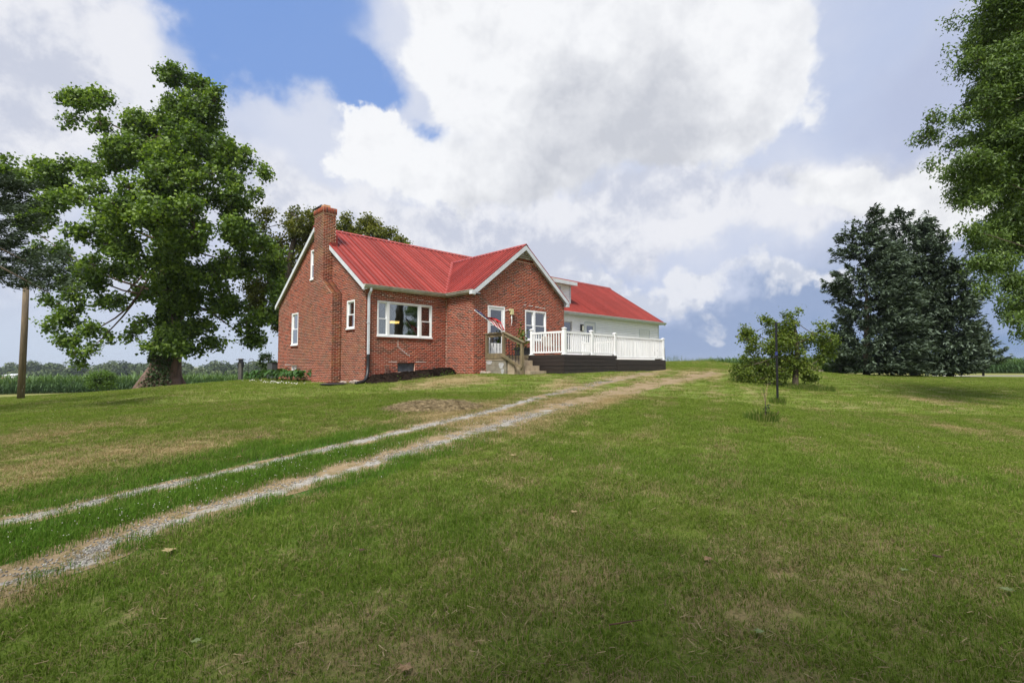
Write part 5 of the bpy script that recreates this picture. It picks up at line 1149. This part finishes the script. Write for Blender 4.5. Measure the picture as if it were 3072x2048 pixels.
# trees behind the house
bt = at(640*1.3061, 1120, 46); T46 = lambda x, y: tuple(at(x*1.3061, y*1.3061, 46.0))
tree('oak_tree', 'yellow-green oak rising behind the chimney', 'tree', at(850, 1120, 46), [(*T46(650, 880), .55), (*T46(655, 750), .42), (*T46(665, 600), .3), (*T46(690, 500), .1)],
     split_lobes(lobes_to_world([(640, 510, 45, 26), (690, 495, 48, 24), (735, 490, 30, 18), (620, 545, 55, 32), (690, 545, 60, 38), (740, 530, 36, 34), (610, 600, 50, 38), (670, 600, 50, 40), (630, 650, 50, 42), (600, 690, 45, 42), (650, 710, 45, 40), (610, 745, 45, 38), (720, 590, 40, 30), (580, 640, 34, 40), (600, 520, 24, 16)], 46.0), 2.2, .55, .8, 4), .22, M['leaf_oak'], M['bark'], 24000, .5, 30, 5, up=.2, limb_skip=3)
tree('oak_tree', 'yellow-green oak showing over the red roof ridge', 'tree', at(1120, 1120, 48), [(*at(1120, 1120, 48), .5), (*at(1100, 900, 48), .4), (*at(1100, 720, 48), .2), (*at(1110, 660, 48), .08)],
     split_lobes(lobes_to_world([(815, 515, 34, 22), (850, 505, 34, 18), (880, 525, 36, 24), (790, 545, 34, 30), (840, 550, 48, 34), (905, 555, 34, 26), (925, 560, 20, 14), (870, 585, 60, 34), (800, 590, 44, 34)], 48.0), 2.2, .55, .8, 5), .22, M['leaf_oak'], M['bark'], 14000, .45, 30, 6, up=.2, limb_skip=3)
tree('garden_shrub', 'ragged dark shrub behind the rear corner of the brick house', 'shrub', at(800, 1142, 29), [(*at(800, 1142, 29), .06), (*at(803, 1110, 29), .05), (*at(805, 1075, 29), .02)],
     lobes_to_world([(612, 820, 14, 10), (600, 835, 10, 12), (618, 842, 16, 12), (608, 860, 18, 12), (625, 835, 10, 10)], 29.0), .10, M['leaf_dark'], M['bark'], 2200, .16, 20, 8, limb_r=.03)
# maple that leans in from the right
mp = (20.2, 12.6, -1.5)
mz = lambda x, y, Y: tuple(at(x, y, Y))
tree('maple_tree', 'tall maple reaching in from the right edge of the lawn', 'tree', mp, [(20.2, 12.6, -1.6, .5), (20.1, 12.6, 2, .42), (20.0, 12.8, 6, .34), (19.8, 13, 11, .2), (19.5, 13, 16, .08)],
     split_lobes([(np.array(mz(*q[:3])), q[3]*1.0, q[4]*1.1, 1.6) for q in [(3060, 60, 15, 1.3, .9), (3010, 200, 15, 1.1, .8), (3090, 250, 15, 1.3, 1), (2930, 330, 15, .85, .5), (3030, 380, 15, 1.1, .7), (2870, 390, 15, .8, .45), (2810, 345, 15, .28, .14), (2830, 490, 15, .4, .16), (2900, 480, 15, .8, .38), (2990, 500, 15, 1.0, .6), (3080, 480, 15, 1.0, .8), (2960, 590, 15, .5, .3),
       (3050, 620, 15, .9, .5), (2900, 680, 15, .35, .1), (2960, 700, 15, .5, .22), (3030, 740, 15, .8, .4), (2920, 780, 15, .32, .16), (2980, 800, 15, .55, .3), (3060, 850, 15, .6, .4), (3000, 880, 15, .4, .22), (2950, 850, 15, .3, .14), (3040, 950, 15, .35, .2), (3060, 990, 15, .25, .12), (3000, 100, 16, .5, .35), (3072, 120, 16, 1.6, .9), (3060, 330, 17, 1.5, 1.2), (3020, 260, 17, 1.1, .9), (3080, 560, 17, 1.5, 1.2), (3030, 520, 17, 1.0, .8), (2960, 400, 16, .8, .5), (3075, 720, 17, 1.3, 1.0), (3010, 660, 16, .8, .5), (3070, 880, 17, 1.0, .7), (3015, 810, 16, .6, .4), (2985, 560, 16, .8, .5), (3045, 160, 17, 1.2, 1.0)]], 5.5, .50, .9, 8)
     + [(np.array((20+a_, 13+b_, c_)), r_, r_*.8, .16) for a_, b_, c_, r_ in [(0, 0, 13, 3), (3, 2, 11, 3.2), (-3, 3, 11, 2.4), (2, -3, 11, 3), (4, 1, 9.5, 3), (0, -4, 9.5, 3), (-3, -3, 10, 2.6), (0, 3, 15, 2.5), (-2, -5, 12, 2.5)]],
     .125, M['leaf_maple'], M['bark'], 165000, .27, 26, 9, up=.15, droop=1.2, aspect=.42, limb_r=.022, limb_skip=14)
# spruces on the right
def spruce_l(L_, Y): return lobes_to_world(L_, Y)
Bs = lambda x, y, Y=38.0: tuple(at(x, y, Y))
sp = 'blue spruces standing together on the right of the lawn'
def spruce(label, x, ybase, ytop, Y, lobes, seed, n_, r0=.25):
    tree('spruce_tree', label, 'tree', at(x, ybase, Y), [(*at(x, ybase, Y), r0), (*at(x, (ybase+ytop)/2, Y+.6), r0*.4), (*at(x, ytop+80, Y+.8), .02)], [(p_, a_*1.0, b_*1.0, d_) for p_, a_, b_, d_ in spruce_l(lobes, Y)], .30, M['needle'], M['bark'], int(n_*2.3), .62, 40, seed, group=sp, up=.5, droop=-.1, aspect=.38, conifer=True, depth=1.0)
spruce('wide blue spruce at the left front of the group, ragged double top', 2600, 1124, 640, 37.0,
       [(1985, 494, 6, 9), (2012, 512, 8, 8), (1985, 505, 14, 14), (1990, 530, 24, 16), (1975, 555, 34, 18), (2000, 580, 42, 24), (1965, 590, 26, 14), (2020, 620, 50, 28), (1980, 640, 44, 22), (2000, 680, 60, 30), (1950, 660, 26, 14), (2000, 720, 56, 30), (2040, 750, 60, 32), (1990, 770, 48, 30), (1975, 810, 50, 28), (2040, 810, 60, 34), (1985, 840, 50, 18), (2060, 846, 60, 16), (2050, 690, 50, 30)], 21, 17000)
spruce('tallest blue spruce in the middle of the group', 2740, 1126, 648, 39.0,
       [(2076, 494, 6, 9), (2128, 512, 8, 6), (2075, 505, 14, 14), (2085, 530, 26, 16), (2110, 535, 22, 10), (2080, 560, 36, 20), (2100, 590, 46, 24), (2070, 620, 44, 26), (2110, 640, 50, 30), (2090, 680, 54, 32), (2110, 720, 56, 32), (2100, 770, 56, 34), (2110, 815, 58, 30), (2120, 848, 60, 14)], 22, 14000)
spruce('blue spruce at the right of the group with darker spreading boughs', 2850, 1128, 690, 38.0,
       [(2143, 514, 7, 10), (2140, 530, 18, 14), (2150, 560, 28, 16), (2140, 590, 30, 20), (2160, 620, 34, 22), (2180, 625, 24, 18), (2165, 660, 36, 24), (2185, 690, 36, 22), (2175, 720, 40, 26), (2200, 712, 20, 12), (2180, 760, 42, 28), (2190, 790, 34, 24), (2170, 810, 46, 30), (2175, 845, 50, 14)], 23, 12000)
spruce('small spruce right of the big spruce group', 2950, 1126, 1000, 40.0, [(2253, 772, 5, 9), (2250, 795, 13, 10), (2256, 812, 18, 12), (2250, 832, 22, 12)], 24, 2200, .08)
# spruce at the left edge
lx = -13.2
tree('spruce_tree', 'dark spruce with drooping boughs at the left edge of the view', 'tree', (-17.5, 11.5, -1.4), [(-17.5, 11.5, -1.5, .35), (-17.5, 11.5, 5, .25), (-17.5, 11.5, 14, .04)],
     [(at(*q[:3]), q[3], q[4], q[5] if len(q) > 5 else 1) for q in [(10, 640, 12, .5, .3), (-60, 580, 12, .8, .5), (30, 760, 12, .75, .30), (90, 790, 11.6, .5, .17), (-20, 830, 12, .9, .3), (100, 850, 11.6, .45, .14), (150, 875, 11.4, .26, .07), (50, 850, 12, .5, .13), (-80, 700, 12, .9, .5), (0, 560, 12, .3, .2), (20, 700, 12, .25, .1), (60, 810, 11.8, .5, .2), (130, 820, 11.5, .32, .10)]]
     + [(np.array((-17.5+a_, 11.5+b_, c_)), r_, r_*.5, .35) for a_, b_, c_, r_ in [(0, 0, 2, 3), (-1, 1, 4, 3), (0, -2, 5, 2.6), (0, 1, 7, 2.4), (0, 0, 9, 2), (0, 0, 11, 1.4), (0, 0, 13, .8)]],
     .11, M['needle'], M['bark'], 60000, .34, 60, 31, up=.4, droop=.2, aspect=.22, conifer=True)
for q in [((-15.6, 11.4, 3.9), at(150, 880, 11.4)), ((-16, 11.5, 3.4), at(30, 850, 12)), ((-16, 11.5, 4.4), at(90, 790, 11.6))]:
    o_ = bpy.data.objects['spruce_tree.004'] if 'spruce_tree.004' in bpy.data.objects else None
    if o_: MB().tube([q[0], (Vector(q[0])+Vector(q[1]))/2+Vector((0, 0, .15)), q[1]], [.06, .04, .012], 6).build('bough', M['bark'], o_, smooth=True)
# redbud and its neighbours
Yr = 20.5
rb = ground_at(2385, 1164)
Yr = rb[1]
tree('ornamental_tree', 'low spreading ornamental tree behind the thin black pole', 'tree', rb, [(*rb, .13), (*at(2388, 1100, Yr), .10), (*at(2390, 1030, Yr), .07), (*at(2380, 960, Yr), .03)],
     split_lobes(lobes_to_world([(1815, 722, 14, 12), (1825, 745, 26, 14), (1755, 742, 18, 10), (1725, 757, 22, 12), (1780, 765, 34, 16), (1840, 768, 40, 18), (1885, 752, 18, 12), (1885, 780, 32, 18), (1740, 785, 34, 16), (1790, 800, 44, 18), (1860, 805, 44, 18), (1720, 800, 14, 9), (1725, 830, 34, 14), (1770, 840, 40, 16), (1840, 840, 40, 16), (1880, 825, 26, 14),
       (1705, 855, 24, 12), (1740, 862, 32, 14), (1700, 875, 14, 8), (1790, 868, 28, 10), (1840, 862, 22, 9), (1868, 868, 12, 6), (1735, 880, 22, 7), (1690, 850, 12, 8), (1775, 820, 34, 20), (1815, 845, 34, 16), (1805, 775, 34, 18), (1720, 775, 14, 8)], Yr), -4, .66, .95, 6), .085, M['leaf_redbud'], M['bark'], 21000, .19, 20, 41, up=.2, droop=.5, aspect=.85, limb_r=.022, depth=.9, limb_skip=6)
def bush(name, label, cat, px, py, lobes, Y, leaf, mat, n_, cl, seed, group=None):
    b_ = at(px, py, Y); b_[2] = hz1(b_[0], b_[1])
    return tree(name, label, cat, b_, [(*b_, .05), (b_[0], b_[1], b_[2]+.5, .04), (b_[0], b_[1], b_[2]+1.0, .02)], lobes_to_world(lobes, Y), leaf, mat, M['bark'], n_, cl, 20, seed, limb_r=.03, group=group)
bush('lime_bush', 'bright green bush between the ornamental tree and the spruces', 'bush', 2500, 1115, [(1900, 785, 16, 12), (1905, 800, 18, 14), (1930, 790, 16, 12), (1925, 815, 26, 16), (1900, 830, 24, 16), (1945, 835, 30, 16), (1920, 845, 30, 10)], 42, .2, M['leaf_lime'], 5200, .4, 51)
bush('sapling', 'feathery sapling leaning against the left side of the spruces', 'tree', 2520, 1115, [(1920, 748, 16, 8), (1940, 745, 14, 8), (1935, 765, 20, 10), (1950, 780, 18, 14), (1960, 800, 20, 18)], 40, .18, M['leaf_maple'], 1600, .3, 52)
bush('round_bush', 'round light green bush in front of the cornfield', 'bush', 290, 1168, [(232, 862, 24, 12), (215, 868, 14, 12), (250, 868, 14, 12), (230, 880, 26, 12), (212, 882, 12, 8), (255, 882, 12, 8)], 52, .16, M['leaf_lime'], 4200, .35, 53)
bush('weed_clump', 'rusty weeds and grass at the left foot of the sycamore', 'weeds', 428, 1168, [(330, 880, 10, 8), (326, 888, 9, 6), (338, 886, 9, 7)], 37, .12, M['leaf_oak'], 500, .15, 54)

# the utility pole, feeder post, hook, black pole, saplings
pb_ = at(62, 1197, 26); pb_[2] = hz1(pb_[0], pb_[1]); pole = wroot('utility_pole', *pb_); tag(pole, 'bare wooden utility pole standing alone at the left of the lawn', 'pole')
MB().tube([tuple(pb_-np.array([0, 0, .3])), (pb_[0]+.02, 26, 2), (pb_[0], 26, 4.6)], [.155, .14, .125], 14).build('shaft', M['pole'], pole, smooth=True)
bx('cap', (pb_[0]-.1, 25.9, 4.6), (pb_[0]+.1, 26.1, 4.64), M['steel'], pole)
fp = (0, 30.0, 0); fpx = at(721, 1143, fp[1]); fz = hz1(fpx[0], fpx[1]); fr_o = wroot('feeder_post', fpx[0], fpx[1], fz); tag(fr_o, 'stubby dark timber post with a flat crosspiece beside the cornfield', 'post')
kz = fp[1]/FPX
MB().prism([(fpx[0]-.10, fpx[1]-.1, fz-.2), (fpx[0]+.10, fpx[1]-.1, fz-.2), (fpx[0]+.10, fpx[1]-.1, fz+1.1), (fpx[0]-.10, fpx[1]-.1, fz+1.1)], (0, .2, 0)).build('post', M['greywood'], fr_o)
MB().prism([(fpx[0]-.11, fpx[1]-.1, fz+1.1), (fpx[0]+.11, fpx[1]-.1, fz+1.1), (fpx[0]+.09, fpx[1]-.1, fz+1.30), (fpx[0]-.08, fpx[1]-.1, fz+1.30)], (0, .2, 0)).box((fpx[0]-.13, fpx[1]-.12, fz+.85), (fpx[0]-.08, fpx[1]+.1, fz+1.15)).box((fpx[0]+.09, fpx[1]-.12, fz+.85), (fpx[0]+.15, fpx[1]+.1, fz+1.15)).build('collar', M['steel'], fr_o)
bx('crosspiece', (fpx[0]-.27, fpx[1]-.06, fz+1.30), (fpx[0]+.27, fpx[1]+.06, fz+1.34), M['steel'], fr_o); bx('cap', (fpx[0]-.12, fpx[1]-.12, fz+1.342), (fpx[0]+.11, fpx[1]+.12, fz+1.38), M['pole'], fr_o)
hk = at(743, 1140, 31); hkz = hz1(hk[0], hk[1]); ho = wroot('plant_hook', hk[0], hk[1], hkz); tag(ho, 'thin curled shepherd hook stuck in the ground right of the dark post', 'garden hook')
tp_ = at(745, 1085, 31)[2]; MB().tube([(hk[0], 31, hkz-.1), (hk[0]+.03, 31, tp_-.1), (hk[0]+.05, 31, tp_+.05)]+[(hk[0]+.20+.15*math.cos(t), 31, tp_+.08+.13*math.sin(t)) for t in np.linspace(math.pi*.95, -math.pi*.55, 10)]+[(hk[0]+.22, 31, tp_-.03)], .012, 6).build('rod', M['steel'], ho, smooth=True)
bpz = ground_at(2333, 1212); bp = wroot('metal_pole', *bpz); tag(bp, 'thin black metal pole standing in front of the ornamental tree', 'pole')
tpq = at(2328, 967, bpz[1]); MB().tube([(bpz[0], bpz[1], bpz[2]-.1), tuple(tpq)], [.032, .028], 8).build('shaft', M['steel'], bp)
q1 = at(2329, 1055, bpz[1]); q2 = at(2329, 1065, bpz[1]); MB().tube([tuple(q1), tuple(q2)], .036, 8).build('band', M['flag_blue'], bp)
def tallgrass(name, cx_, cy_, r_, n_, h_, label, seed, cat='grass tuft', mat='tuft'):
    rg_ = random.Random(seed); V = []; F = []; S_ = []; z_ = hz1(cx_, cy_)
    for i in range(n_):
        a = rg_.random()*6.283; q = r_*math.sqrt(rg_.random()); x = cx_+q*math.cos(a); y = cy_+q*math.sin(a); hh = h_*rg_.uniform(.5, 1.2)*(1-.4*q/r_); d = a+rg_.uniform(-1, 1); ln = hh*rg_.uniform(.1, .6); w_ = .005
        zb = hz1(x, y) if n_ < 200 else z_; b_ = len(V); V += [(x-w_, y, zb-.02), (x+w_, y, zb-.02), (x+math.cos(d)*ln*.4+w_, y+math.sin(d)*ln*.4, zb+hh*.65), (x+math.cos(d)*ln*.4-w_, y+math.sin(d)*ln*.4, zb+hh*.65), (x+math.cos(d)*ln, y+math.sin(d)*ln, zb+hh)]
        F += [(b_, b_+1, b_+2, b_+3), (b_+3, b_+2, b_+4)]; sh = rg_.random(); S_ += [sh, sh]
    o = mesh_obj(name, V, F, M[mat], attrs={'shade': ('FACE', S_)}); return tag(o, label, cat) if cat else tag(o, kind='stuff')
tallgrass('grass_tuft', bpz[0], bpz[1], .2, 260, .28, 'dark grass tuft round the foot of the black pole', 1)
sg = ground_at(2285, 1262); tallgrass('weed_tuft', sg[0], sg[1], .32, 380, .26, 'weedy grass tuft round the dying sapling left of the black pole', 2)
sp_o = wroot('dead_sapling', *sg); tag(sp_o, 'spindly half-dead sapling with tan twigs left of the black pole', 'sapling')
t0 = at(2297, 1240, sg[1]); t1 = at(2290, 1165, sg[1]); MB().tube([sg, tuple(t0), tuple(at(2296, 1200, sg[1])), tuple(t1)], [.016, .012, .008, .004], 6).build('stem', M['pole'], sp_o)
for a_, b_ in (((2296, 1205), (2280, 1160)), ((2294, 1190), (2300, 1162)), ((2297, 1200), (2304, 1150))): MB().tube([tuple(at(*a_, sg[1])), tuple(at(*b_, sg[1]))], [.006, .003], 5).build('twig', M['deadleaf2'], sp_o)
leaves('foliage', np.array([at(2300, 1222, sg[1])])+rng.normal(0, .04, (26, 3)), .05, M['leaf_dark'], 5, parent=sp_o)
for i in range(9):
    q = (rb[0]+random.uniform(-1.5, 1.5), rb[1]-random.uniform(-.3, .7)); tallgrass('tall_grass', q[0], q[1], random.uniform(.25, .6), 300, random.uniform(.16, .30), '', 60+i, cat=None)
# crest weeds
for i, x in enumerate(np.linspace(2020, 2190, 10)):
    q = at(x+random.uniform(-9, 9), 1088, 46+random.uniform(-1, 2)); tallgrass('crest_weeds', q[0], q[1], random.uniform(.4, 1.2), random.choice([30, 60, 120]), random.choice([.25, .35, .5, .8]), '', 80+i, cat=None)
# small far structure behind ornamental tree
fs = at(2446, 1118, 60); fz_ = hz1(fs[0], fs[1]); fo = wroot('well_house', fs[0], fs[1], fz_); tag(fo, 'tiny low hut with a brown roof seen right of the ornamental tree', 'hut')
bx('wall', (fs[0]-.6, 59.4, fz_-.2), (fs[0]+.6, 60.6, fz_+.75), M['stone'], fo); MB().prism([(fs[0]-.85, 59.2, fz_+.73), (fs[0]+.85, 59.2, fz_+.73), (fs[0]+.5, 59.2, fz_+1.05), (fs[0]-.5, 59.2, fz_+1.05)], (0, 1.6, 0)).build('roof', M['shingle'], fo)

# ---------------------------------------------------------------- corn, far woods, barn
def corn_proto(seed):
    r_ = random.Random(seed); V = []; F = []; S_ = []; H_ = 2.15
    for k2 in range(3):
        a = 2.094*k2; V += [(.016*math.cos(a), .016*math.sin(a), 0), (.01*math.cos(a), .01*math.sin(a), H_*.85)]
    F += [(0, 2, 3, 1), (2, 4, 5, 3), (4, 0, 1, 5)]; S_ += [.35]*3
    for i in range(13):
        z0 = .25+H_*.72*i/13; a = (i % 2)*math.pi+r_.uniform(-.7, .7); L_ = r_.uniform(.55, .95)*(1 if i > 2 else .7); w_ = .045; d = (math.cos(a), math.sin(a)); s_ = (-d[1], d[0]); P = []
        rise = r_.uniform(.3, .65) if i < 9 else r_.uniform(.6, 1.0)
        for q, ww in ((0, .5), (.3, 1), (.65, .9), (1, .05)):
            r2 = L_*q*.8; z_ = z0+L_*(rise*q*1.7-1.35*q*q*(1.3-rise)); P += [(d[0]*r2-s_[0]*w_*ww, d[1]*r2-s_[1]*w_*ww, z_), (d[0]*r2+s_[0]*w_*ww, d[1]*r2+s_[1]*w_*ww, z_)]
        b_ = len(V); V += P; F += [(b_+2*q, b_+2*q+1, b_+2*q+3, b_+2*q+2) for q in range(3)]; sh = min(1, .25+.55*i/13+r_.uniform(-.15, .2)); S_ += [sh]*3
    return proto('corn_plant', V, F, M['corn'], S_)
cps = [corn_proto(i) for i in range(5)]
def corn(name, p0, p1, rows, deep_step, seed, inrow=.24, rowsp=.76):
    rg_ = np.random.default_rng(seed); p0, p1 = np.array(p0, float), np.array(p1, float); d = p1-p0; L_ = np.linalg.norm(d); d /= L_; nrm = np.array([-d[1], d[0]]); nrm = nrm if nrm[1] > 0 else -nrm; P = []
    for r_ in range(rows):
        t = np.arange(0, L_, inrow*(1+.06*r_)); q = p0+t[:, None]*d+nrm*(r_*rowsp*(1+deep_step*r_)); P.append(q+rg_.normal(0, .06, q.shape))
    P = np.concatenate(P); n_ = len(P); s_ = rg_.uniform(.88, 1.1, n_)
    return tag(make_scatter(name, np.c_[P, hz(P[:, 0], P[:, 1])], np.c_[rg_.normal(0, .04, (n_, 2)), rg_.uniform(0, 6.283, n_)], np.c_[s_, s_, s_], rg_.integers(0, 5, n_), cps, {'dry': s_}), kind='stuff')
corn('cornfield', (-86, 62), (-10, 72), 30, .03, 1)
cps = [corn_proto(i+10) for i in range(5)]
corn('cornfield', (30, 73), (120, 70), 26, .03, 2)
# crop surface behind the nearest rows, so the field goes on
def crop_sheet(x0, x1, y0, y1, n1, n2, name, h=1.75):
    X, Y = np.meshgrid(np.linspace(x0, x1, n1), np.linspace(y0, y1, n2), indexing='ij'); Z = hz(X, Y)+h+.35*(fbm(X, Y, 33, .4, 3)-.5); i_ = np.arange(n1*n2).reshape(n1, n2)
    F = np.stack([i_[:-1, :-1], i_[1:, :-1], i_[1:, 1:], i_[:-1, 1:]], -1).reshape(-1, 4); A = rng.random(len(F))*.6+.2
    return tag(fast_mesh(name, np.stack([X.ravel(), Y.ravel(), Z.ravel()], -1), F, M['corn'], {'shade': ('FACE', A)}), kind='stuff')
crop_sheet(-260, 10, 92, 420, 90, 60, 'distant_crop'); crop_sheet(25, 300, 95, 420, 60, 50, 'distant_crop')
def far_trees(name, xs_, Y, seed, hs=(9, 15), per=1300):
    rg_ = np.random.default_rng(seed); CC = []; S_ = []
    for x in xs_:
        yy = Y+rg_.uniform(-25, 25); xx = x+rg_.uniform(-3, 3); g_ = hz1(xx, yy); h_ = rg_.uniform(*hs); r_ = h_*rg_.uniform(.42, .62); tone = rg_.normal(.45, .2)
        for q in range(7):
            v = rg_.normal(0, 1, 3); v /= np.linalg.norm(v); c_ = np.array([xx, yy, g_+h_*.48])+v*np.array([r_*.7, r_*.6, h_*.30]); k2 = rg_.normal(0, 1, (per//7, 3)); k2 /= np.linalg.norm(k2, axis=1)[:, None]
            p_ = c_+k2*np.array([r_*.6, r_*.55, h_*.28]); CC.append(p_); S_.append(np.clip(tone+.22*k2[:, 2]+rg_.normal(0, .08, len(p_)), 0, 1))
    o = leaves(name, np.concatenate(CC), 1.7, M['farwood'], seed, up=.6, aspect=1.0, shades=np.concatenate(S_)); return tag(o, kind='stuff')
far_trees('far_woods', np.arange(-640, -215, 6.0), 520, 3, (14, 19)); far_trees('far_woods', np.arange(-560, -190, 8.0), 440, 4, (8, 12), 900)
bw_ = at(42, 1133, 430); bz = hz1(bw_[0], bw_[1]); ba = wroot('barn', bw_[0], bw_[1], bz); tag(ba, 'small white metal barn far off beyond the corn at the left edge', 'barn')
zt = at(42, 1125, 430)[2]; bx('wall', (bw_[0]-5.0, 425, bz-1), (bw_[0]+5.5, 437, zt-.3), M['barn'], ba); MB().prism([(bw_[0]-5.4, 424.5, zt-.32), (bw_[0]+5.9, 424.5, zt-.32), (bw_[0]+4, 431, zt+1.0), (bw_[0]-4, 431, zt+1.0)], (0, 0, .2)).build('roof', M['barn'], ba)
bt_ = at(14, 1136, 420); bo = wroot('shed', bt_[0], bt_[1], bz); tag(bo, 'tan roofed shed just left of the far white barn', 'shed'); zt = at(14, 1135, 420)[2]
bx('wall', (bt_[0]-5, 417, bz-1), (bt_[0]+3, 425, zt-.6), M['stone'], bo); MB().prism([(bt_[0]-5.5, 416.5, zt-.6), (bt_[0]+3.5, 416.5, zt-.6), (bt_[0]+1.5, 421, zt+.9), (bt_[0]-3.5, 421, zt+.9)], (0, 0, .2)).build('roof', M['terracotta'], bo)

# ---------------------------------------------------------------- clippings heap, fallen leaves, twig
mc = ground_at(1300, 1222); nm_ = 34; V = []; 
for i in range(nm_+1):
    for j in range(nm_+1):
        a_, b_ = -1.15+2.3*i/nm_, -.62+1.24*j/nm_; r2 = (a_/1.1)**2+(b_/.58)**2; h_ = max(0, 1-r2)**.8*.10+max(0, 1-r2)*.13*float(fbm([a_*3+5], [b_*3], 71, 2.2, 4)[0]-.2)
        V.append((mc[0]+a_, mc[1]+b_, hz1(mc[0]+a_, mc[1]+b_)-.015+h_))
F = [(i*(nm_+1)+j, (i+1)*(nm_+1)+j, (i+1)*(nm_+1)+j+1, i*(nm_+1)+j+1) for i in range(nm_) for j in range(nm_)]
hp_o = wroot('clippings_heap', *mc); tag(hp_o, 'low heap of dried brown grass clippings on the lawn before the house', 'heap')
mesh_obj('mound', V, F, M['straw'], hp_o, smooth=True, attrs={'shade': ('FACE', np.clip(rng.normal(.3, .2, len(F)), 0, 1))})
VA = np.array(V); sel = rng.integers(0, len(VA), 5200); ps = VA[sel]+rng.normal(0, 1, (5200, 3))*(.05, .05, .012); ps = ps[((ps[:, 0]-mc[0])/1.2)**2+((ps[:, 1]-mc[1])/.66)**2 < 1]
o = bits('loose_straw', ps+np.array([0, 0, .012])-np.array(mc), .04, M['straw'], 'sliver', 15); o.parent = hp_o
def maple_leaf(px, py, s_, mat, label, seed):
    g_ = ground_at(px, py, 1.8, 60); r_ = random.Random(seed); rot = r_.uniform(0, 6.28)
    out = [(0, -.55), (.12, -.12), (.5, -.28), (.34, 0), (.62, .22), (.28, .24), (.22, .42), (0, .75), (-.22, .42), (-.28, .24), (-.62, .22), (-.34, 0), (-.5, -.28), (-.12, -.12)]
    V = [(0, .05, .03)]+[(x, y, -.15+.15*abs(x)+r_.uniform(0, .12)) for x, y in out]; P = []
    for x, y, z_ in V:
        P.append((g_[0]+s_*(x*math.cos(rot)-y*math.sin(rot)), g_[1]+s_*(x*math.sin(rot)+y*math.cos(rot)), g_[2]+.045+s_*z_))
    n_ = len(out); o = mesh_obj('fallen_leaf', P, [(0, 1+i, 1+(i+1) % n_) for i in range(n_)], M[mat]); sm_ = o.modifiers.new('thickness', 'SOLIDIFY'); sm_.thickness = .001
    tag(o, label, 'leaf', 'leaves fallen on the lawn')
f_ = 1.3061
for (x, y, s_, mt, lb) in [(390, 1273, .11, 'deadleaf2', 'large tan leaf just below the near gravel track'), (1318, 1187, .075, 'deadleaf2', 'pale curled leaf in the middle of the near lawn'), (1627, 1296, .08, 'deadleaf', 'orange-tan leaf right of the middle of the near lawn'),
                            (2155, 1292, .08, 'darkleaf', 'dark curled leaf at the right of the near lawn'), (930, 1556, .085, 'deadleaf', 'tan leaf at the very bottom of the view'), (831, 1276, .06, 'darkleaf', 'dark scrap of leaf below the near track'),
                            (1740, 1470, .06, 'greenleaf', 'small fresh green leaf fallen near the bottom of the view'), (2318, 1372, .08, 'greenleaf', 'pale green leaf near the right edge of the lawn'), (594, 1009, .10, 'darkleaf', 'reddish brown leaf on the lawn beyond the far track'),
                            (1180, 1052, .09, 'deadleaf2', 'small pale leaf just below the near track at mid lawn'), (550, 1055, .12, 'deadleaf', 'tan leaf at the far edge of the upper track'), (645, 1052, .08, 'darkleaf', 'dark red leaf lying on the upper track'), (2077, 1323, .06, 'greenleaf', 'yellow-green leaf left of the dark curled leaf'), (450, 1495, .06, 'greenleaf', 'pale blue-green leaf at the lower left of the lawn')]:
    maple_leaf(x*f_, y*f_, s_*.78, mt, lb, int(x))
g_ = ground_at(1880, 1900, 1.8, 10); o = MB().tube([(g_[0]-.09, g_[1], g_[2]+.045), (g_[0]-.02, g_[1]+.01, g_[2]+.05), (g_[0]+.09, g_[1]+.03, g_[2]+.055)], [.004, .0035, .002], 6).build('twig', M['darkleaf']); tag(o, 'short dark twig lying in the grass at the bottom of the view', 'twig')
g_ = ground_at(2335, 1248); o = MB().tube([(g_[0]-.05, g_[1], g_[2]+.04), (g_[0]+.05, g_[1]+.06, g_[2]+.09)], [.012, .008], 6).build('stick', M['darkleaf']); tag(o, 'short dark stick poking up right of the dying sapling', 'stick')

# unseen tree added behind the viewer to darken the nearest grass
def back_tree(x, y, z, label, blobs, seed, n_):
    tree('added_shade_tree', label, 'tree', (x, y, z), [(x, y, z-.1, .5), (x, y, 5, .4), (x, y, 12, .15)], [(np.array((x+a_, y+b_, c_)), r_, r_*.8, 1) for a_, b_, c_, r_ in blobs], .4, M['leaf_maple'], M['bark'], n_, .9, 30, seed)
back_tree(-1.5, -8.5, -2.0, 'unseen spreading tree added just behind the viewer to shade the nearest grass', [(0, 0, 11, 3.5), (3.5, 1, 9, 3.2), (-3.5, 1, 9.5, 3.2), (0, 3, 9, 3.0), (6.5, 1, 8.5, 2.6), (-6.5, 0, 8.5, 2.6), (2, -3, 8, 3), (-3, -2, 7, 2.8), (9.5, 1.5, 8, 2.6), (-9.5, 1, 8, 2.6), (12, 2, 7.5, 2.2), (-5, 3, 8, 2.4), (4.5, 3, 8, 2.4)], 78, 17000)

# ---------------------------------------------------------------- the air
m, n = newmat('haze'); pv = n.node('ShaderNodeVolumePrincipled'); pv.inputs['Color'].default_value = (.80, .88, 1, 1); pv.inputs['Density'].default_value = .00015; pv.inputs['Anisotropy'].default_value = .2
n.put(n.node('ShaderNodeOutputMaterial').inputs[1], pv.outputs[0])
tag(bx('haze', (-2900, -1450, -25), (2900, 3900, 30), m), kind='stuff')
